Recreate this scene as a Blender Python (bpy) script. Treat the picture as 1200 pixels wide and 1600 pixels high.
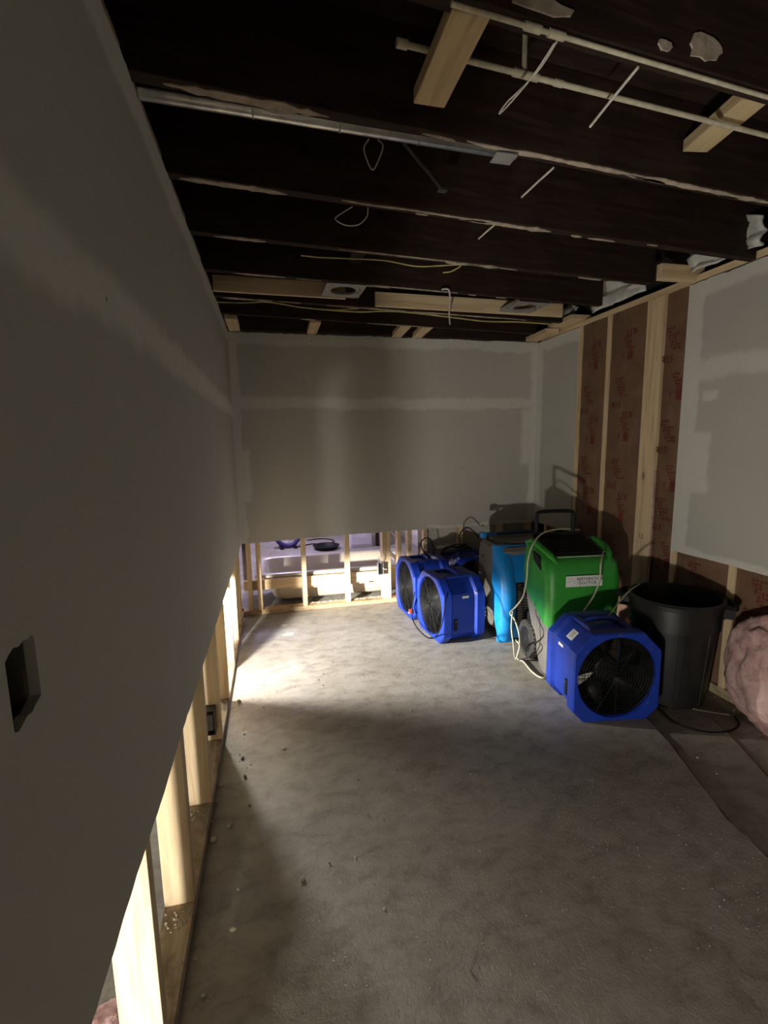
import bpy, math, random
from math import sin, cos, pi, radians, hypot
from mathutils import Vector, Matrix, noise

random.seed(11)
for o in list(bpy.data.objects):
    bpy.data.objects.remove(o)
SC = bpy.context.scene
COL = SC.collection

# ------------------------------------------------------------------ camera
A, D, W, HC, CAMZ = 0.294, 4.083, 2.436, 2.36, 1.4618     # left wall, back wall, right wall, ceiling, eye height
FPX, YAW, PITCH, ROLL = 736.7, 0.229, 0.1444, -0.0162
fwd = Vector((sin(YAW) * cos(PITCH), cos(YAW) * cos(PITCH), -sin(PITCH)))
rgt = Vector((cos(YAW), -sin(YAW), 0))
upv = rgt.cross(fwd)
r2 = rgt * cos(ROLL) + upv * sin(ROLL)
u2 = -rgt * sin(ROLL) + upv * cos(ROLL)
cam_data = bpy.data.cameras.new('camera')
cam = bpy.data.objects.new('camera', cam_data)
COL.objects.link(cam)
M = Matrix((r2, u2, -fwd)).transposed().to_4x4()
M.translation = (0, 0, CAMZ)
cam.matrix_world = M
cam_data.sensor_fit = 'VERTICAL'
cam_data.sensor_height = 36
cam_data.lens = FPX / 1600 * 36
cam_data.clip_start = 0.02
SC.camera = cam


def at(px, py, x=None, y=None, z=None):
    d = r2 * ((px - 600) / FPX) + u2 * (-(py - 800) / FPX) + fwd
    t = x / d.x if x is not None else (y / d.y if y is not None else (z - CAMZ) / d.z)
    return Vector((0, 0, CAMZ)) + d * t


# ------------------------------------------------------------------ world, lights, exposure
wd = bpy.data.worlds.new('world')
SC.world = wd
wd.use_nodes = True
wd.node_tree.nodes['Background'].inputs[0].default_value = (0.5, 0.48, 0.42, 1)
wd.node_tree.nodes['Background'].inputs[1].default_value = 0.004
SC.view_settings.view_transform = 'Standard'
SC.view_settings.look = 'None'
SC.view_settings.exposure = 0.85
SC.view_settings.gamma = 1.0
SC.view_settings.use_curve_mapping = False


def lamp(name, kind, loc, energy, color, size=0.05, **kw):
    l = bpy.data.lights.new(name, kind)
    l.energy = energy
    l.color = color
    if kind in ('POINT', 'SPOT'):
        l.shadow_soft_size = size
    o = bpy.data.objects.new(name, l)
    o.location = loc
    COL.objects.link(o)
    for k, v in kw.items():
        setattr(l, k, v)
    return o


LAMP1 = Vector((-0.475, 2.745, 0.55))     # work lamp standing behind the left stud wall
LAMP2 = Vector((-0.56, -0.08, 0.155))     # work lamp on the floor of the next room, beside the camera
WARM = (1.0, 0.957, 0.868)
l1 = lamp('work_lamp_light', 'POINT', LAMP1, 215, WARM, 0.035)


def floor_wash(light):
    """photometric curve of a hooded flood lamp: nothing upwards, an even wash along the floor"""
    light.use_nodes = True
    nt = light.node_tree
    em = nt.nodes['Emission']
    tc = nt.nodes.new('ShaderNodeTexCoord')
    sp = nt.nodes.new('ShaderNodeSeparateXYZ')
    nt.links.new(tc.outputs['Normal'], sp.inputs[0])

    def m(op, a, b=0.0):
        n = nt.nodes.new('ShaderNodeMath')
        n.operation = op
        for k, v in enumerate((a, b)):
            if isinstance(v, (int, float)):
                n.inputs[k].default_value = v
            else:
                nt.links.new(v, n.inputs[k])
        return n.outputs[0]
    down = m('MAXIMUM', m('MULTIPLY', sp.outputs[2], -1.0), 0.0)
    wash = m('DIVIDE', 0.15, m('ADD', m('POWER', down, 2.1), 0.03))
    # the reflector throws most of it forwards, into the room
    fwd_ = m('MAXIMUM', m('ADD', m('MULTIPLY', sp.outputs[0], 0.80), m('MULTIPLY', sp.outputs[1], 0.60)), 0.0)
    flat = m('SQRT', m('MAXIMUM', m('SUBTRACT', 1.0, m('MULTIPLY', sp.outputs[2], sp.outputs[2])), 0.0001))
    beam = m('ADD', 0.13, m('MULTIPLY', m('POWER', m('DIVIDE', fwd_, flat), 1.5), 0.87))
    wash = m('MULTIPLY', wash, beam)
    hood = nt.nodes.new('ShaderNodeMapRange')
    hood.interpolation_type = 'SMOOTHSTEP'
    nt.links.new(down, hood.inputs[0])
    hood.inputs[1].default_value = 0.02
    hood.inputs[2].default_value = 0.24
    nt.links.new(m('MULTIPLY', wash, hood.outputs[0]), em.inputs['Strength'])


floor_wash(l1.data)
l2 = lamp('floor_lamp_light', 'POINT', LAMP2, 76, WARM, 0.04)


def tilted_up(light):
    """photometric curve of a flood lamp lying tilted upwards: little of it falls on the floor close by"""
    light.use_nodes = True
    nt = light.node_tree
    tc = nt.nodes.new('ShaderNodeTexCoord')
    sp = nt.nodes.new('ShaderNodeSeparateXYZ')
    nt.links.new(tc.outputs['Normal'], sp.inputs[0])
    mr = nt.nodes.new('ShaderNodeMapRange')
    mr.interpolation_type = 'SMOOTHSTEP'
    nt.links.new(sp.outputs[2], mr.inputs[0])
    mr.inputs[1].default_value = -0.14
    mr.inputs[2].default_value = -0.02
    mr.inputs[3].default_value = 0.30
    mr.inputs[4].default_value = 1.0
    nt.links.new(mr.outputs[0], nt.nodes['Emission'].inputs['Strength'])


tilted_up(l2.data)
lamp('bathroom_light', 'POINT', (0.10, 6.20, 1.50), 48, (0.72, 0.64, 1.0), 0.12)


# ------------------------------------------------------------------ materials
def new_mat(name):
    m = bpy.data.materials.new(name)
    m.use_nodes = True
    nt = m.node_tree
    return m, nt, nt.nodes['Principled BSDF']


def nd(nt, t, **kw):
    n = nt.nodes.new(t)
    for k, v in kw.items():
        if k.startswith('i_'):
            n.inputs[int(k[2:])].default_value = v
        else:
            setattr(n, k, v)
    return n


def mathn(nt, op, a, b=None):
    n = nt.nodes.new('ShaderNodeMath')
    n.operation = op
    for i, v in enumerate((a, b)):
        if v is None:
            continue
        if isinstance(v, (int, float)):
            n.inputs[i].default_value = v
        else:
            nt.links.new(v, n.inputs[i])
    return n.outputs[0]


def ramp(nt, fac, stops):
    r = nt.nodes.new('ShaderNodeValToRGB')
    el = r.color_ramp.elements
    while len(el) < len(stops):
        el.new(0.5)
    for e, (p, c) in zip(el, stops):
        e.position = p
        e.color = (*c, 1) if len(c) == 3 else c
    nt.links.new(fac, r.inputs[0])
    return r.outputs[0]


def noise_n(nt, vec, scale, detail=4, rough=0.55, dist=0.0):
    n = nt.nodes.new('ShaderNodeTexNoise')
    n.inputs['Scale'].default_value = scale
    n.inputs['Detail'].default_value = detail
    n.inputs['Roughness'].default_value = rough
    n.inputs['Distortion'].default_value = dist
    nt.links.new(vec, n.inputs['Vector'])
    return n.outputs['Fac']


def mapping(nt, vec, scale=(1, 1, 1), loc=(0, 0, 0)):
    n = nt.nodes.new('ShaderNodeMapping')
    n.inputs['Scale'].default_value = scale
    n.inputs['Location'].default_value = loc
    nt.links.new(vec, n.inputs['Vector'])
    return n.outputs[0]


def coords(nt, kind='Object'):
    return nt.nodes.new('ShaderNodeTexCoord').outputs[kind]


def bump(nt, bsdf, h, strength=0.3, dist=0.01):
    b = nt.nodes.new('ShaderNodeBump')
    b.inputs['Strength'].default_value = strength
    b.inputs['Distance'].default_value = dist
    nt.links.new(h, b.inputs['Height'])
    nt.links.new(b.outputs[0], bsdf.inputs['Normal'])


def mixc(nt, fac, a, b, mode='MIX'):
    n = nt.nodes.new('ShaderNodeMix')
    n.data_type = 'RGBA'
    n.blend_type = mode
    for i, v in ((0, fac), (6, a), (7, b)):
        if isinstance(v, (int, float)):
            n.inputs[i].default_value = v
        elif isinstance(v, tuple):
            n.inputs[i].default_value = (*v, 1)
        else:
            nt.links.new(v, n.inputs[i])
    return n.outputs[2]


def plain(name, col, rough=0.5, metal=0.0, var=0.12, scale=30, bmp=0.0, bscale=120, spec=0.5):
    m, nt, b = new_mat(name)
    c = coords(nt)
    f = noise_n(nt, c, scale, 4)
    lo = tuple(max(0, x * (1 - var)) for x in col)
    hi = tuple(min(1, x * (1 + var)) for x in col)
    nt.links.new(ramp(nt, f, [(0.3, lo), (0.7, hi)]), b.inputs['Base Color'])
    b.inputs['Roughness'].default_value = rough
    b.inputs['Metallic'].default_value = metal
    b.inputs['Specular IOR Level'].default_value = spec
    if bmp:
        bump(nt, b, noise_n(nt, c, bscale, 3), bmp, 0.002)
    return m


def wood(name, axis, light=(0.73, 0.57, 0.36), dark=(0.57, 0.40, 0.22), dirt=0.0):
    m, nt, b = new_mat(name)
    c = coords(nt)
    sc = [16, 16, 16]
    sc[axis] = 1.1
    info = nt.nodes.new('ShaderNodeObjectInfo')
    off = nt.nodes.new('ShaderNodeVectorMath')
    off.operation = 'ADD'
    cm = nt.nodes.new('ShaderNodeCombineXYZ')
    for i in range(3):
        nt.links.new(mathn(nt, 'MULTIPLY', info.outputs['Random'], 7.3 + i), cm.inputs[i])
    nt.links.new(c, off.inputs[0])
    nt.links.new(cm.outputs[0], off.inputs[1])
    v = off.outputs[0]
    f1 = noise_n(nt, mapping(nt, v, tuple(sc)), 1.6, 5, 0.6, 0.6)
    f2 = noise_n(nt, mapping(nt, v, tuple(x * 4 for x in sc)), 2.0, 3, 0.6)
    g = mathn(nt, 'ADD', mathn(nt, 'MULTIPLY', f1, 0.75), mathn(nt, 'MULTIPLY', f2, 0.25))
    col = ramp(nt, g, [(0.36, dark), (0.52, light), (0.72, tuple(min(1, x * 1.12) for x in light))])
    vo = nt.nodes.new('ShaderNodeTexVoronoi')
    vo.inputs['Scale'].default_value = 6.5
    ks = [1, 1, 1]
    ks[axis] = 0.45
    nt.links.new(mapping(nt, v, tuple(ks)), vo.inputs['Vector'])
    k = ramp(nt, vo.outputs['Distance'], [(0.05, (1, 1, 1)), (0.11, (0, 0, 0))])
    col = mixc(nt, mathn(nt, 'MULTIPLY', k, 0.75), col, (0.16, 0.075, 0.03))
    if dirt:
        f3 = noise_n(nt, v, 9, 5, 0.7)
        dm = ramp(nt, f3, [(0.45, (0, 0, 0)), (0.62, (1, 1, 1))])
        col = mixc(nt, mathn(nt, 'MULTIPLY', dm, dirt), col, (0.12, 0.09, 0.06))
    nt.links.new(col, b.inputs['Base Color'])
    b.inputs['Roughness'].default_value = 0.7
    bump(nt, b, g, 0.15, 0.003)
    return m


PINE = [wood('pine_x', 0), wood('pine_y', 1), wood('pine_z', 2)]
PLATE = [wood('dusty_pine_x', 0, (0.60, 0.43, 0.24), (0.38, 0.25, 0.13), 0.5),
         wood('dusty_pine_y', 1, (0.50, 0.39, 0.25), (0.30, 0.22, 0.13), 0.6)]
PINE_DULL = wood('grey_pine_y', 1, (0.60, 0.47, 0.27), (0.42, 0.30, 0.16))


def joist_mat():
    m, nt, b = new_mat('dark_joist_wood')
    c = coords(nt)
    f = noise_n(nt, mapping(nt, c, (1.5, 14, 14)), 2.2, 6, 0.65, 0.4)
    f2 = noise_n(nt, c, 3.0, 5, 0.7)
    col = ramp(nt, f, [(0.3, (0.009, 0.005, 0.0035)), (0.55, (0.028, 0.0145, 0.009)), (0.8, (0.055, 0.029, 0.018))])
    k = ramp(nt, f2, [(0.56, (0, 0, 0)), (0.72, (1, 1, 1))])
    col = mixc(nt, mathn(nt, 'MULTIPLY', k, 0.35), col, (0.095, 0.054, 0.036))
    nt.links.new(col, b.inputs['Base Color'])
    b.inputs['Roughness'].default_value = 0.75
    b.inputs['Specular IOR Level'].default_value = 0.3
    bump(nt, b, f, 0.4, 0.004)
    return m


JOIST = joist_mat()


def concrete():
    m, nt, b = new_mat('concrete')
    c = coords(nt)
    f1 = noise_n(nt, c, 1.3, 6, 0.6)
    f2 = noise_n(nt, mapping(nt, c, (1, 1.6, 1)), 9, 8, 0.68, 0.4)
    f3 = noise_n(nt, mapping(nt, c, (1.0, 0.7, 1)), 38, 5, 0.75, 1.4)
    base = ramp(nt, f1, [(0.30, (0.27, 0.24, 0.20)), (0.5, (0.34, 0.317, 0.28)), (0.72, (0.40, 0.385, 0.355))])
    fine = ramp(nt, f2, [(0.28, (0.58, 0.555, 0.52)), (0.5, (0.95, 0.95, 0.94)), (0.75, (1.18, 1.18, 1.17))])
    col = mixc(nt, 1.0, base, fine, 'MULTIPLY')
    vo = nt.nodes.new('ShaderNodeTexVoronoi')
    vo.inputs['Scale'].default_value = 14
    nt.links.new(c, vo.inputs['Vector'])
    sp = ramp(nt, vo.outputs['Distance'], [(0.03, (1, 1, 1)), (0.09, (0, 0, 0))])
    gate = ramp(nt, noise_n(nt, c, 4, 3), [(0.55, (0, 0, 0)), (0.62, (1, 1, 1))])
    col = mixc(nt, mathn(nt, 'MULTIPLY', mathn(nt, 'MULTIPLY', sp, gate), 0.5), col, (0.62, 0.60, 0.55))
    nt.links.new(col, b.inputs['Base Color'])
    nt.links.new(ramp(nt, f1, [(0.3, (0.72,) * 3), (0.7, (0.5,) * 3)]), b.inputs['Roughness'])
    gate2 = ramp(nt, noise_n(nt, mapping(nt, c, (1, 1, 1), (5, 2, 0)), 1.7, 4, 0.6), [(0.42, (0.15,) * 3), (0.60, (1, 1, 1))])
    f4 = noise_n(nt, c, 85, 3, 0.6, 0.8)
    pits = ramp(nt, f4, [(0.36, (0, 0, 0)), (0.46, (1, 1, 1))])
    h = mathn(nt, 'ADD', mathn(nt, 'MULTIPLY', f2, 0.6), mathn(nt, 'MULTIPLY', f3, 0.35))
    h = mathn(nt, 'ADD', h, mathn(nt, 'MULTIPLY', mathn(nt, 'MULTIPLY', pits, gate2), 0.35))
    bump(nt, b, h, 0.45, 0.010)
    return m


CONC = concrete()


def drywall(name, bands, paper=(0.40, 0.385, 0.345), mud=(0.60, 0.585, 0.54), speck=True):
    """grey paper with lighter joint compound; a band is (axis, lo, hi, soft[, axis2, lo2, hi2])"""
    m, nt, b = new_mat(name)
    c = coords(nt)
    n1 = noise_n(nt, c, 5, 4, 0.6)
    n2 = noise_n(nt, mapping(nt, c, (1, 1, 1), (3.1, 1.7, 0.4)), 18, 4, 0.6)
    wob = mathn(nt, 'ADD', mathn(nt, 'MULTIPLY', mathn(nt, 'SUBTRACT', n1, 0.5), 0.09),
                mathn(nt, 'MULTIPLY', mathn(nt, 'SUBTRACT', n2, 0.5), 0.025))
    sep = nt.nodes.new('ShaderNodeSeparateXYZ')
    nt.links.new(c, sep.inputs[0])
    total = None

    def inside(ax, lo, hi, soft):
        v = mathn(nt, 'ADD', sep.outputs[ax], wob)
        out = None
        for edge, s in ((lo, 1), (hi, -1)):
            mr = nt.nodes.new('ShaderNodeMapRange')
            mr.interpolation_type = 'SMOOTHSTEP'
            nt.links.new(v, mr.inputs[0])
            mr.inputs[1].default_value = edge - soft * s
            mr.inputs[2].default_value = edge + soft * s
            out = mr.outputs[0] if out is None else mathn(nt, 'MULTIPLY', out, mr.outputs[0])
        return out
    for bd in bands:
        k = inside(*bd[:4])
        if len(bd) > 4:
            k = mathn(nt, 'MULTIPLY', k, inside(bd[4], bd[5], bd[6], bd[3]))
        total = k if total is None else mathn(nt, 'MAXIMUM', total, k)
    big = noise_n(nt, c, 1.6, 5, 0.6)
    pc = mixc(nt, big, tuple(x * 0.92 for x in paper), tuple(x * 1.08 for x in paper))
    mc = mixc(nt, n2, tuple(x * 0.92 for x in mud), tuple(min(1, x * 1.06) for x in mud))
    col = mixc(nt, total, pc, mc) if total is not None else pc
    if speck:
        vo = nt.nodes.new('ShaderNodeTexVoronoi')
        vo.inputs['Scale'].default_value = 3.3
        nt.links.new(c, vo.inputs['Vector'])
        s = ramp(nt, vo.outputs['Distance'], [(0.012, (1, 1, 1)), (0.020, (0, 0, 0))])
        col = mixc(nt, mathn(nt, 'MULTIPLY', s, 0.8), col, (0.05, 0.04, 0.03))
    nt.links.new(col, b.inputs['Base Color'])
    b.inputs['Roughness'].default_value = 0.85
    b.inputs['Specular IOR Level'].default_value = 0.25
    bump(nt, b, mathn(nt, 'ADD', mathn(nt, 'MULTIPLY', n2, 0.4), mathn(nt, 'MULTIPLY', total, 0.6) if total is not None else 0.0), 0.18, 0.003)
    return m


BLUE = plain('blue_plastic', (0.006, 0.034, 0.32), 0.45, var=0.18, scale=22, bmp=0.05)
CYAN = plain('light_blue_plastic', (0.008, 0.205, 0.56), 0.42, var=0.1, bmp=0.05)
GREEN = plain('green_plastic', (0.030, 0.270, 0.030), 0.45, var=0.1, bmp=0.08, bscale=260)
GREYP = plain('grey_plastic', (0.115, 0.108, 0.10), 0.55, var=0.12, bmp=0.08, bscale=260)
BROWNG = plain('dusty_grey_plastic', (0.155, 0.135, 0.115), 0.6, var=0.15, bmp=0.08)
BLACK = plain('black_plastic', (0.008, 0.008, 0.0085), 0.55, var=0.3, spec=0.25)
BLACKM = plain('black_wire', (0.006, 0.006, 0.0065), 0.6, var=0.3, spec=0.2)
BINM = plain('charcoal_bin_plastic', (0.012, 0.0125, 0.0125), 0.42, var=0.3, scale=12, bmp=0.05)
RUBBER = plain('tyre_rubber', (0.018, 0.017, 0.016), 0.8, var=0.4, scale=60)
SCUFF = plain('scuffed_tread', (0.12, 0.115, 0.105), 0.8, var=0.6, scale=90)
GALV = plain('galvanised_steel', (0.50, 0.50, 0.48), 0.33, 1.0, 0.25, 18)
GALVD = plain('dull_tin', (0.42, 0.42, 0.41), 0.5, 0.6, 0.25, 24)
STEELD = plain('dark_steel', (0.10, 0.10, 0.105), 0.45, 0.8, 0.3)
PVC = plain('aged_white_pipe', (0.56, 0.51, 0.38), 0.55, var=0.18, scale=40)
WIRE_W = plain('white_wire', (0.62, 0.60, 0.54), 0.5, var=0.1)
WIRE_Y = plain('yellow_cable', (0.50, 0.42, 0.16), 0.5, var=0.25, scale=14)
CORD_B = plain('beige_cord', (0.47, 0.45, 0.33), 0.5, var=0.12)
CORD_G = plain('olive_cord', (0.13, 0.14, 0.07), 0.5, var=0.12)
LABELW = plain('white_label', (0.72, 0.73, 0.72), 0.45, var=0.04)
INK = plain('dark_ink', (0.04, 0.04, 0.05), 0.6)
INK_G = plain('grey_ink', (0.20, 0.20, 0.21), 0.6)
RED = plain('red_plastic', (0.50, 0.04, 0.03), 0.45)
REDINK = plain('red_print', (0.16, 0.030, 0.024), 0.75, var=0.3, scale=60)
TUB = plain('cream_tub', (0.60, 0.55, 0.45), 0.30, var=0.05, scale=8)
PLASTER = plain('plaster_crumb', (0.50, 0.45, 0.36), 0.9, var=0.25, scale=30, bmp=0.4, bscale=60)
PLASTERD = plain('plaster_remnant', (0.44, 0.36, 0.28), 0.9, var=0.3, scale=25, bmp=0.5, bscale=80)
GRIME = plain('dark_rubble', (0.14, 0.11, 0.08), 0.9, var=0.35, scale=30, bmp=0.4, bscale=60)
FOILW = plain('white_plastic_sheet', (0.62, 0.62, 0.58), 0.5, var=0.15, scale=14, bmp=0.4, bscale=25)
VANITY = plain('lilac_white_panel', (0.72, 0.70, 0.74), 0.5, var=0.05)
BATHF = plain('bathroom_floor', (0.46, 0.43, 0.43), 0.6, var=0.2, scale=5)
DARKV = plain('dark_void', (0.02, 0.018, 0.015), 0.9)
MUD = plain('joint_mud', (0.55, 0.535, 0.49), 0.9, var=0.1)


def pink_mat():
    m, nt, b = new_mat('pink_fibreglass')
    c = coords(nt)
    f = noise_n(nt, c, 14, 7, 0.7, 0.8)
    f2 = noise_n(nt, c, 60, 4, 0.7)
    nt.links.new(ramp(nt, f, [(0.3, (0.36, 0.18, 0.17)), (0.5, (0.56, 0.35, 0.33)), (0.72, (0.70, 0.53, 0.49))]), b.inputs['Base Color'])
    b.inputs['Roughness'].default_value = 0.95
    bump(nt, b, mathn(nt, 'ADD', f, mathn(nt, 'MULTIPLY', f2, 0.5)), 0.45, 0.012)
    return m


PINK = pink_mat()


def kraft_mat():
    m, nt, b = new_mat('kraft_paper')
    c = coords(nt)
    f = noise_n(nt, c, 6, 6, 0.65, 0.5)
    f2 = noise_n(nt, mapping(nt, c, (1, 1, 0.35)), 22, 5, 0.7, 1.2)
    nt.links.new(ramp(nt, f, [(0.3, (0.145, 0.080, 0.048)), (0.55, (0.195, 0.112, 0.068)), (0.75, (0.235, 0.145, 0.092))]), b.inputs['Base Color'])
    b.inputs['Roughness'].default_value = 0.6
    bump(nt, b, mathn(nt, 'ADD', f2, f), 0.6, 0.008)
    return m


KRAFT = kraft_mat()


# ------------------------------------------------------------------ mesh helpers
class MB:
    def __init__(s):
        s.v, s.f = [], []

    def add(s, vs, fs):
        n = len(s.v)
        s.v += [tuple(v) for v in vs]
        s.f += [tuple(i + n for i in f) for f in fs]
        return s

    def hexa(s, p):      # 8 points: bottom 0-3 ccw, top 4-7
        return s.add(p, [(0, 3, 2, 1), (4, 5, 6, 7), (0, 1, 5, 4), (1, 2, 6, 5), (2, 3, 7, 6), (3, 0, 4, 7)])

    def box(s, x0, x1, y0, y1, z0, z1):
        return s.hexa([(x0, y0, z0), (x1, y0, z0), (x1, y1, z0), (x0, y1, z0), (x0, y0, z1), (x1, y0, z1), (x1, y1, z1), (x0, y1, z1)])

    def loft(s, rings, caps=True, closed=True):
        n = len(rings[0])
        vs = [p for r in rings for p in r]
        fs = []
        m = n if closed else n - 1
        for i in range(len(rings) - 1):
            for j in range(m):
                k = (j + 1) % n
                fs.append((i * n + j, i * n + k, (i + 1) * n + k, (i + 1) * n + j))
        if caps:
            fs.append(tuple(range(n - 1, -1, -1)))
            b = (len(rings) - 1) * n
            fs.append(tuple(range(b, b + n)))
        return s.add(vs, fs)

    def tube(s, pts, r, n=8, caps=True):
        pts = [Vector(p) for p in pts]
        rs = r if isinstance(r, (list, tuple)) else [r] * len(pts)
        rings = []
        t0 = (pts[1] - pts[0]).normalized()
        ref = Vector((0, 0, 1)) if abs(t0.z) < 0.9 else Vector((1, 0, 0))
        nrm = (ref - t0 * ref.dot(t0)).normalized()
        for i, p in enumerate(pts):
            a = pts[max(i - 1, 0)]
            b = pts[min(i + 1, len(pts) - 1)]
            t = (b - a)
            t = t.normalized() if t.length > 1e-9 else t0
            nrm = nrm - t * nrm.dot(t)
            nrm = nrm.normalized() if nrm.length > 1e-6 else t.orthogonal().normalized()
            bi = t.cross(nrm)
            rings.append([p + nrm * (cos(2 * pi * j / n) * rs[i]) + bi * (sin(2 * pi * j / n) * rs[i]) for j in range(n)])
        return s.loft(rings, caps)

    def lathe(s, prof, c=(0, 0, 0), n=40, caps=True, axis='z'):
        rings = []
        for r, h in prof:
            ring = []
            for j in range(n):
                a = 2 * pi * j / n
                if axis == 'z':
                    ring.append((c[0] + r * cos(a), c[1] + r * sin(a), c[2] + h))
                elif axis == 'y':
                    ring.append((c[0] + r * cos(a), c[1] + h, c[2] + r * sin(a)))
                else:
                    ring.append((c[0] + h, c[1] + r * cos(a), c[2] + r * sin(a)))
            rings.append(ring)
        return s.loft(rings, caps)

    def torus(s, c, R, r, n=40, k=6, axis='y', a0=0, a1=2 * pi):
        full = abs(a1 - a0 - 2 * pi) < 1e-6
        rings = []
        cnt = n if full else n + 1
        for i in range(cnt):
            a = a0 + (a1 - a0) * i / n
            ring = []
            for j in range(k):
                t = 2 * pi * j / k
                rr = R + r * cos(t)
                h = r * sin(t)
                if axis == 'y':
                    ring.append((c[0] + rr * cos(a), c[1] + h, c[2] + rr * sin(a)))
                elif axis == 'x':
                    ring.append((c[0] + h, c[1] + rr * cos(a), c[2] + rr * sin(a)))
                else:
                    ring.append((c[0] + rr * cos(a), c[1] + rr * sin(a), c[2] + h))
            rings.append(ring)
        if full:
            rings.append(rings[0])
        return s.loft(rings, not full)

    def mesh(s, name):
        me = bpy.data.meshes.new(name)
        me.from_pydata(s.v, [], s.f)
        me.validate()
        import bmesh
        bm = bmesh.new()
        bm.from_mesh(me)
        bmesh.ops.remove_doubles(bm, verts=bm.verts, dist=1e-6)
        bmesh.ops.recalc_face_normals(bm, faces=bm.faces)
        bm.to_mesh(me)
        bm.free()
        return me

    def build(s, name, mat, parent=None, bevel=0, smooth=False, seg=2, subsurf=0, angle=40):
        return mk(name, s.mesh(name), mat, parent, bevel, smooth, seg, subsurf, angle)


def each(mb, name, mat, parent=None, **kw):
    """build every connected piece of mb as an object of its own"""
    par = list(range(len(mb.v)))

    def find(i):
        while par[i] != i:
            par[i] = par[par[i]]
            i = par[i]
        return i
    for f in mb.f:
        for k in f[1:]:
            par[find(k)] = find(f[0])
    groups = {}
    for f in mb.f:
        groups.setdefault(find(f[0]), []).append(f)
    out = []
    for fs in groups.values():
        idx = sorted({i for f in fs for i in f})
        m = {i: k for k, i in enumerate(idx)}
        out.append(MB().add([mb.v[i] for i in idx], [tuple(m[i] for i in f) for f in fs]).build(name, mat, parent, **kw))
    return out


def stuffed(o):
    o['kind'] = 'stuff'
    return o


def mk(name, me, mat, parent=None, bevel=0, smooth=False, seg=2, subsurf=0, angle=40):
    o = bpy.data.objects.new(name, me)
    if mat and not me.materials:
        me.materials.append(mat)
    COL.objects.link(o)
    if parent:
        o.parent = parent
    if smooth:
        for p in me.polygons:
            p.use_smooth = True
        try:
            me.set_sharp_from_angle(angle=radians(angle))
        except Exception:
            pass
    if bevel:
        md = o.modifiers.new('bevel', 'BEVEL')
        md.width = bevel
        md.segments = seg
        md.limit_method = 'ANGLE'
        md.angle_limit = radians(35)
    if subsurf:
        md = o.modifiers.new('sub', 'SUBSURF')
        md.levels = md.render_levels = subsurf
    return o


def empty(name, loc=(0, 0, 0), rz=0.0):
    o = bpy.data.objects.new(name, None)
    o.empty_display_size = 0.1
    o.location = loc
    o.rotation_euler = (0, 0, rz)
    COL.objects.link(o)
    return o


def tag(o, label, cat, group=None):
    o['label'] = label
    o['category'] = cat
    if group:
        o['group'] = group
    return o


def struct(o, label=None):
    o['kind'] = 'structure'
    if label:
        o['label'] = label
    return o


def smooth_path(pts, n=8):
    """Catmull-Rom through pts"""
    P = [Vector(p) for p in pts]
    P = [P[0] * 2 - P[1]] + P + [P[-1] * 2 - P[-2]]
    out = []
    for i in range(1, len(P) - 2):
        for k in range(n):
            t = k / n
            a, b, c, d = P[i - 1], P[i], P[i + 1], P[i + 2]
            out.append(0.5 * ((2 * b) + (c - a) * t + (2 * a - 5 * b + 4 * c - d) * t * t + (3 * b - a - 3 * c + d) * t ** 3))
    out.append(P[-2])
    return out


def cable(name, pts, r, mat, label=None, cat='cable', group=None, parent=None, n=8, k=7):
    o = MB().tube(smooth_path(pts, n), r, k).build(name, mat, parent, smooth=True, angle=70)
    if label:
        tag(o, label, cat, group)
    return o


def text_mesh(body, size, extr=0.0002, bold=0.0):
    cu = bpy.data.curves.new('lettering', 'FONT')
    cu.body = body
    cu.size = size
    cu.extrude = extr
    cu.offset = bold
    cu.align_x = 'CENTER'
    cu.align_y = 'CENTER'
    cu.resolution_u = 2
    o = bpy.data.objects.new('lettering', cu)
    COL.objects.link(o)
    bpy.context.view_layer.update()
    me = bpy.data.meshes.new_from_object(o)
    bpy.data.objects.remove(o)
    bpy.data.curves.remove(cu)
    vs = [tuple(v.co) for v in me.vertices]
    fs = [tuple(p.vertices) for p in me.polygons]
    bpy.data.meshes.remove(me)
    return vs, fs


def place_text(mb, body, size, origin, ux, uy, bold=0.0, sx=1.0):
    vs, fs = text_mesh(body, size, 0.0002, bold)
    ux, uy = Vector(ux).normalized(), Vector(uy).normalized()
    nz = ux.cross(uy)
    o = Vector(origin)
    mb.add([o + ux * (v[0] * sx) + uy * v[1] + nz * v[2] for v in vs], fs)


def sheet(mb, segs, place, t):
    """segs: list of lists of columns (u, v0, v1); place(u, v, depth) -> point; t thickness"""
    for cols in segs:
        fr = [place(u, a, 0) for u, a, b in cols] + [place(u, b, 0) for u, a, b in cols]
        bk = [place(u, a, t) for u, a, b in cols] + [place(u, b, t) for u, a, b in cols]
        n = len(cols)
        vs = fr + bk
        fs = []
        for i in range(n - 1):
            fs += [(i, i + 1, n + i + 1, n + i), (2 * n + i + 1, 2 * n + i, 3 * n + i, 3 * n + i + 1),
                   (i, 2 * n + i, 2 * n + i + 1, i + 1), (n + i, n + i + 1, 3 * n + i + 1, 3 * n + i)]
        fs += [(0, n, 3 * n, 2 * n), (n - 1, 3 * n - 1, 4 * n - 1, 2 * n - 1)]
        mb.add(vs, fs)


def ragged(u, k=0.0, amp=0.006):
    return amp * (noise.noise(Vector((u * 23.0, k, 0))) + 0.7 * noise.noise(Vector((u * 71.0, k, 3.0)))) + amp * 1.6 * noise.noise(Vector((u * 4.0, k, 9.0)))


def frange(a, b, n):
    return [a + (b - a) * i / (n - 1) for i in range(n)]


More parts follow.
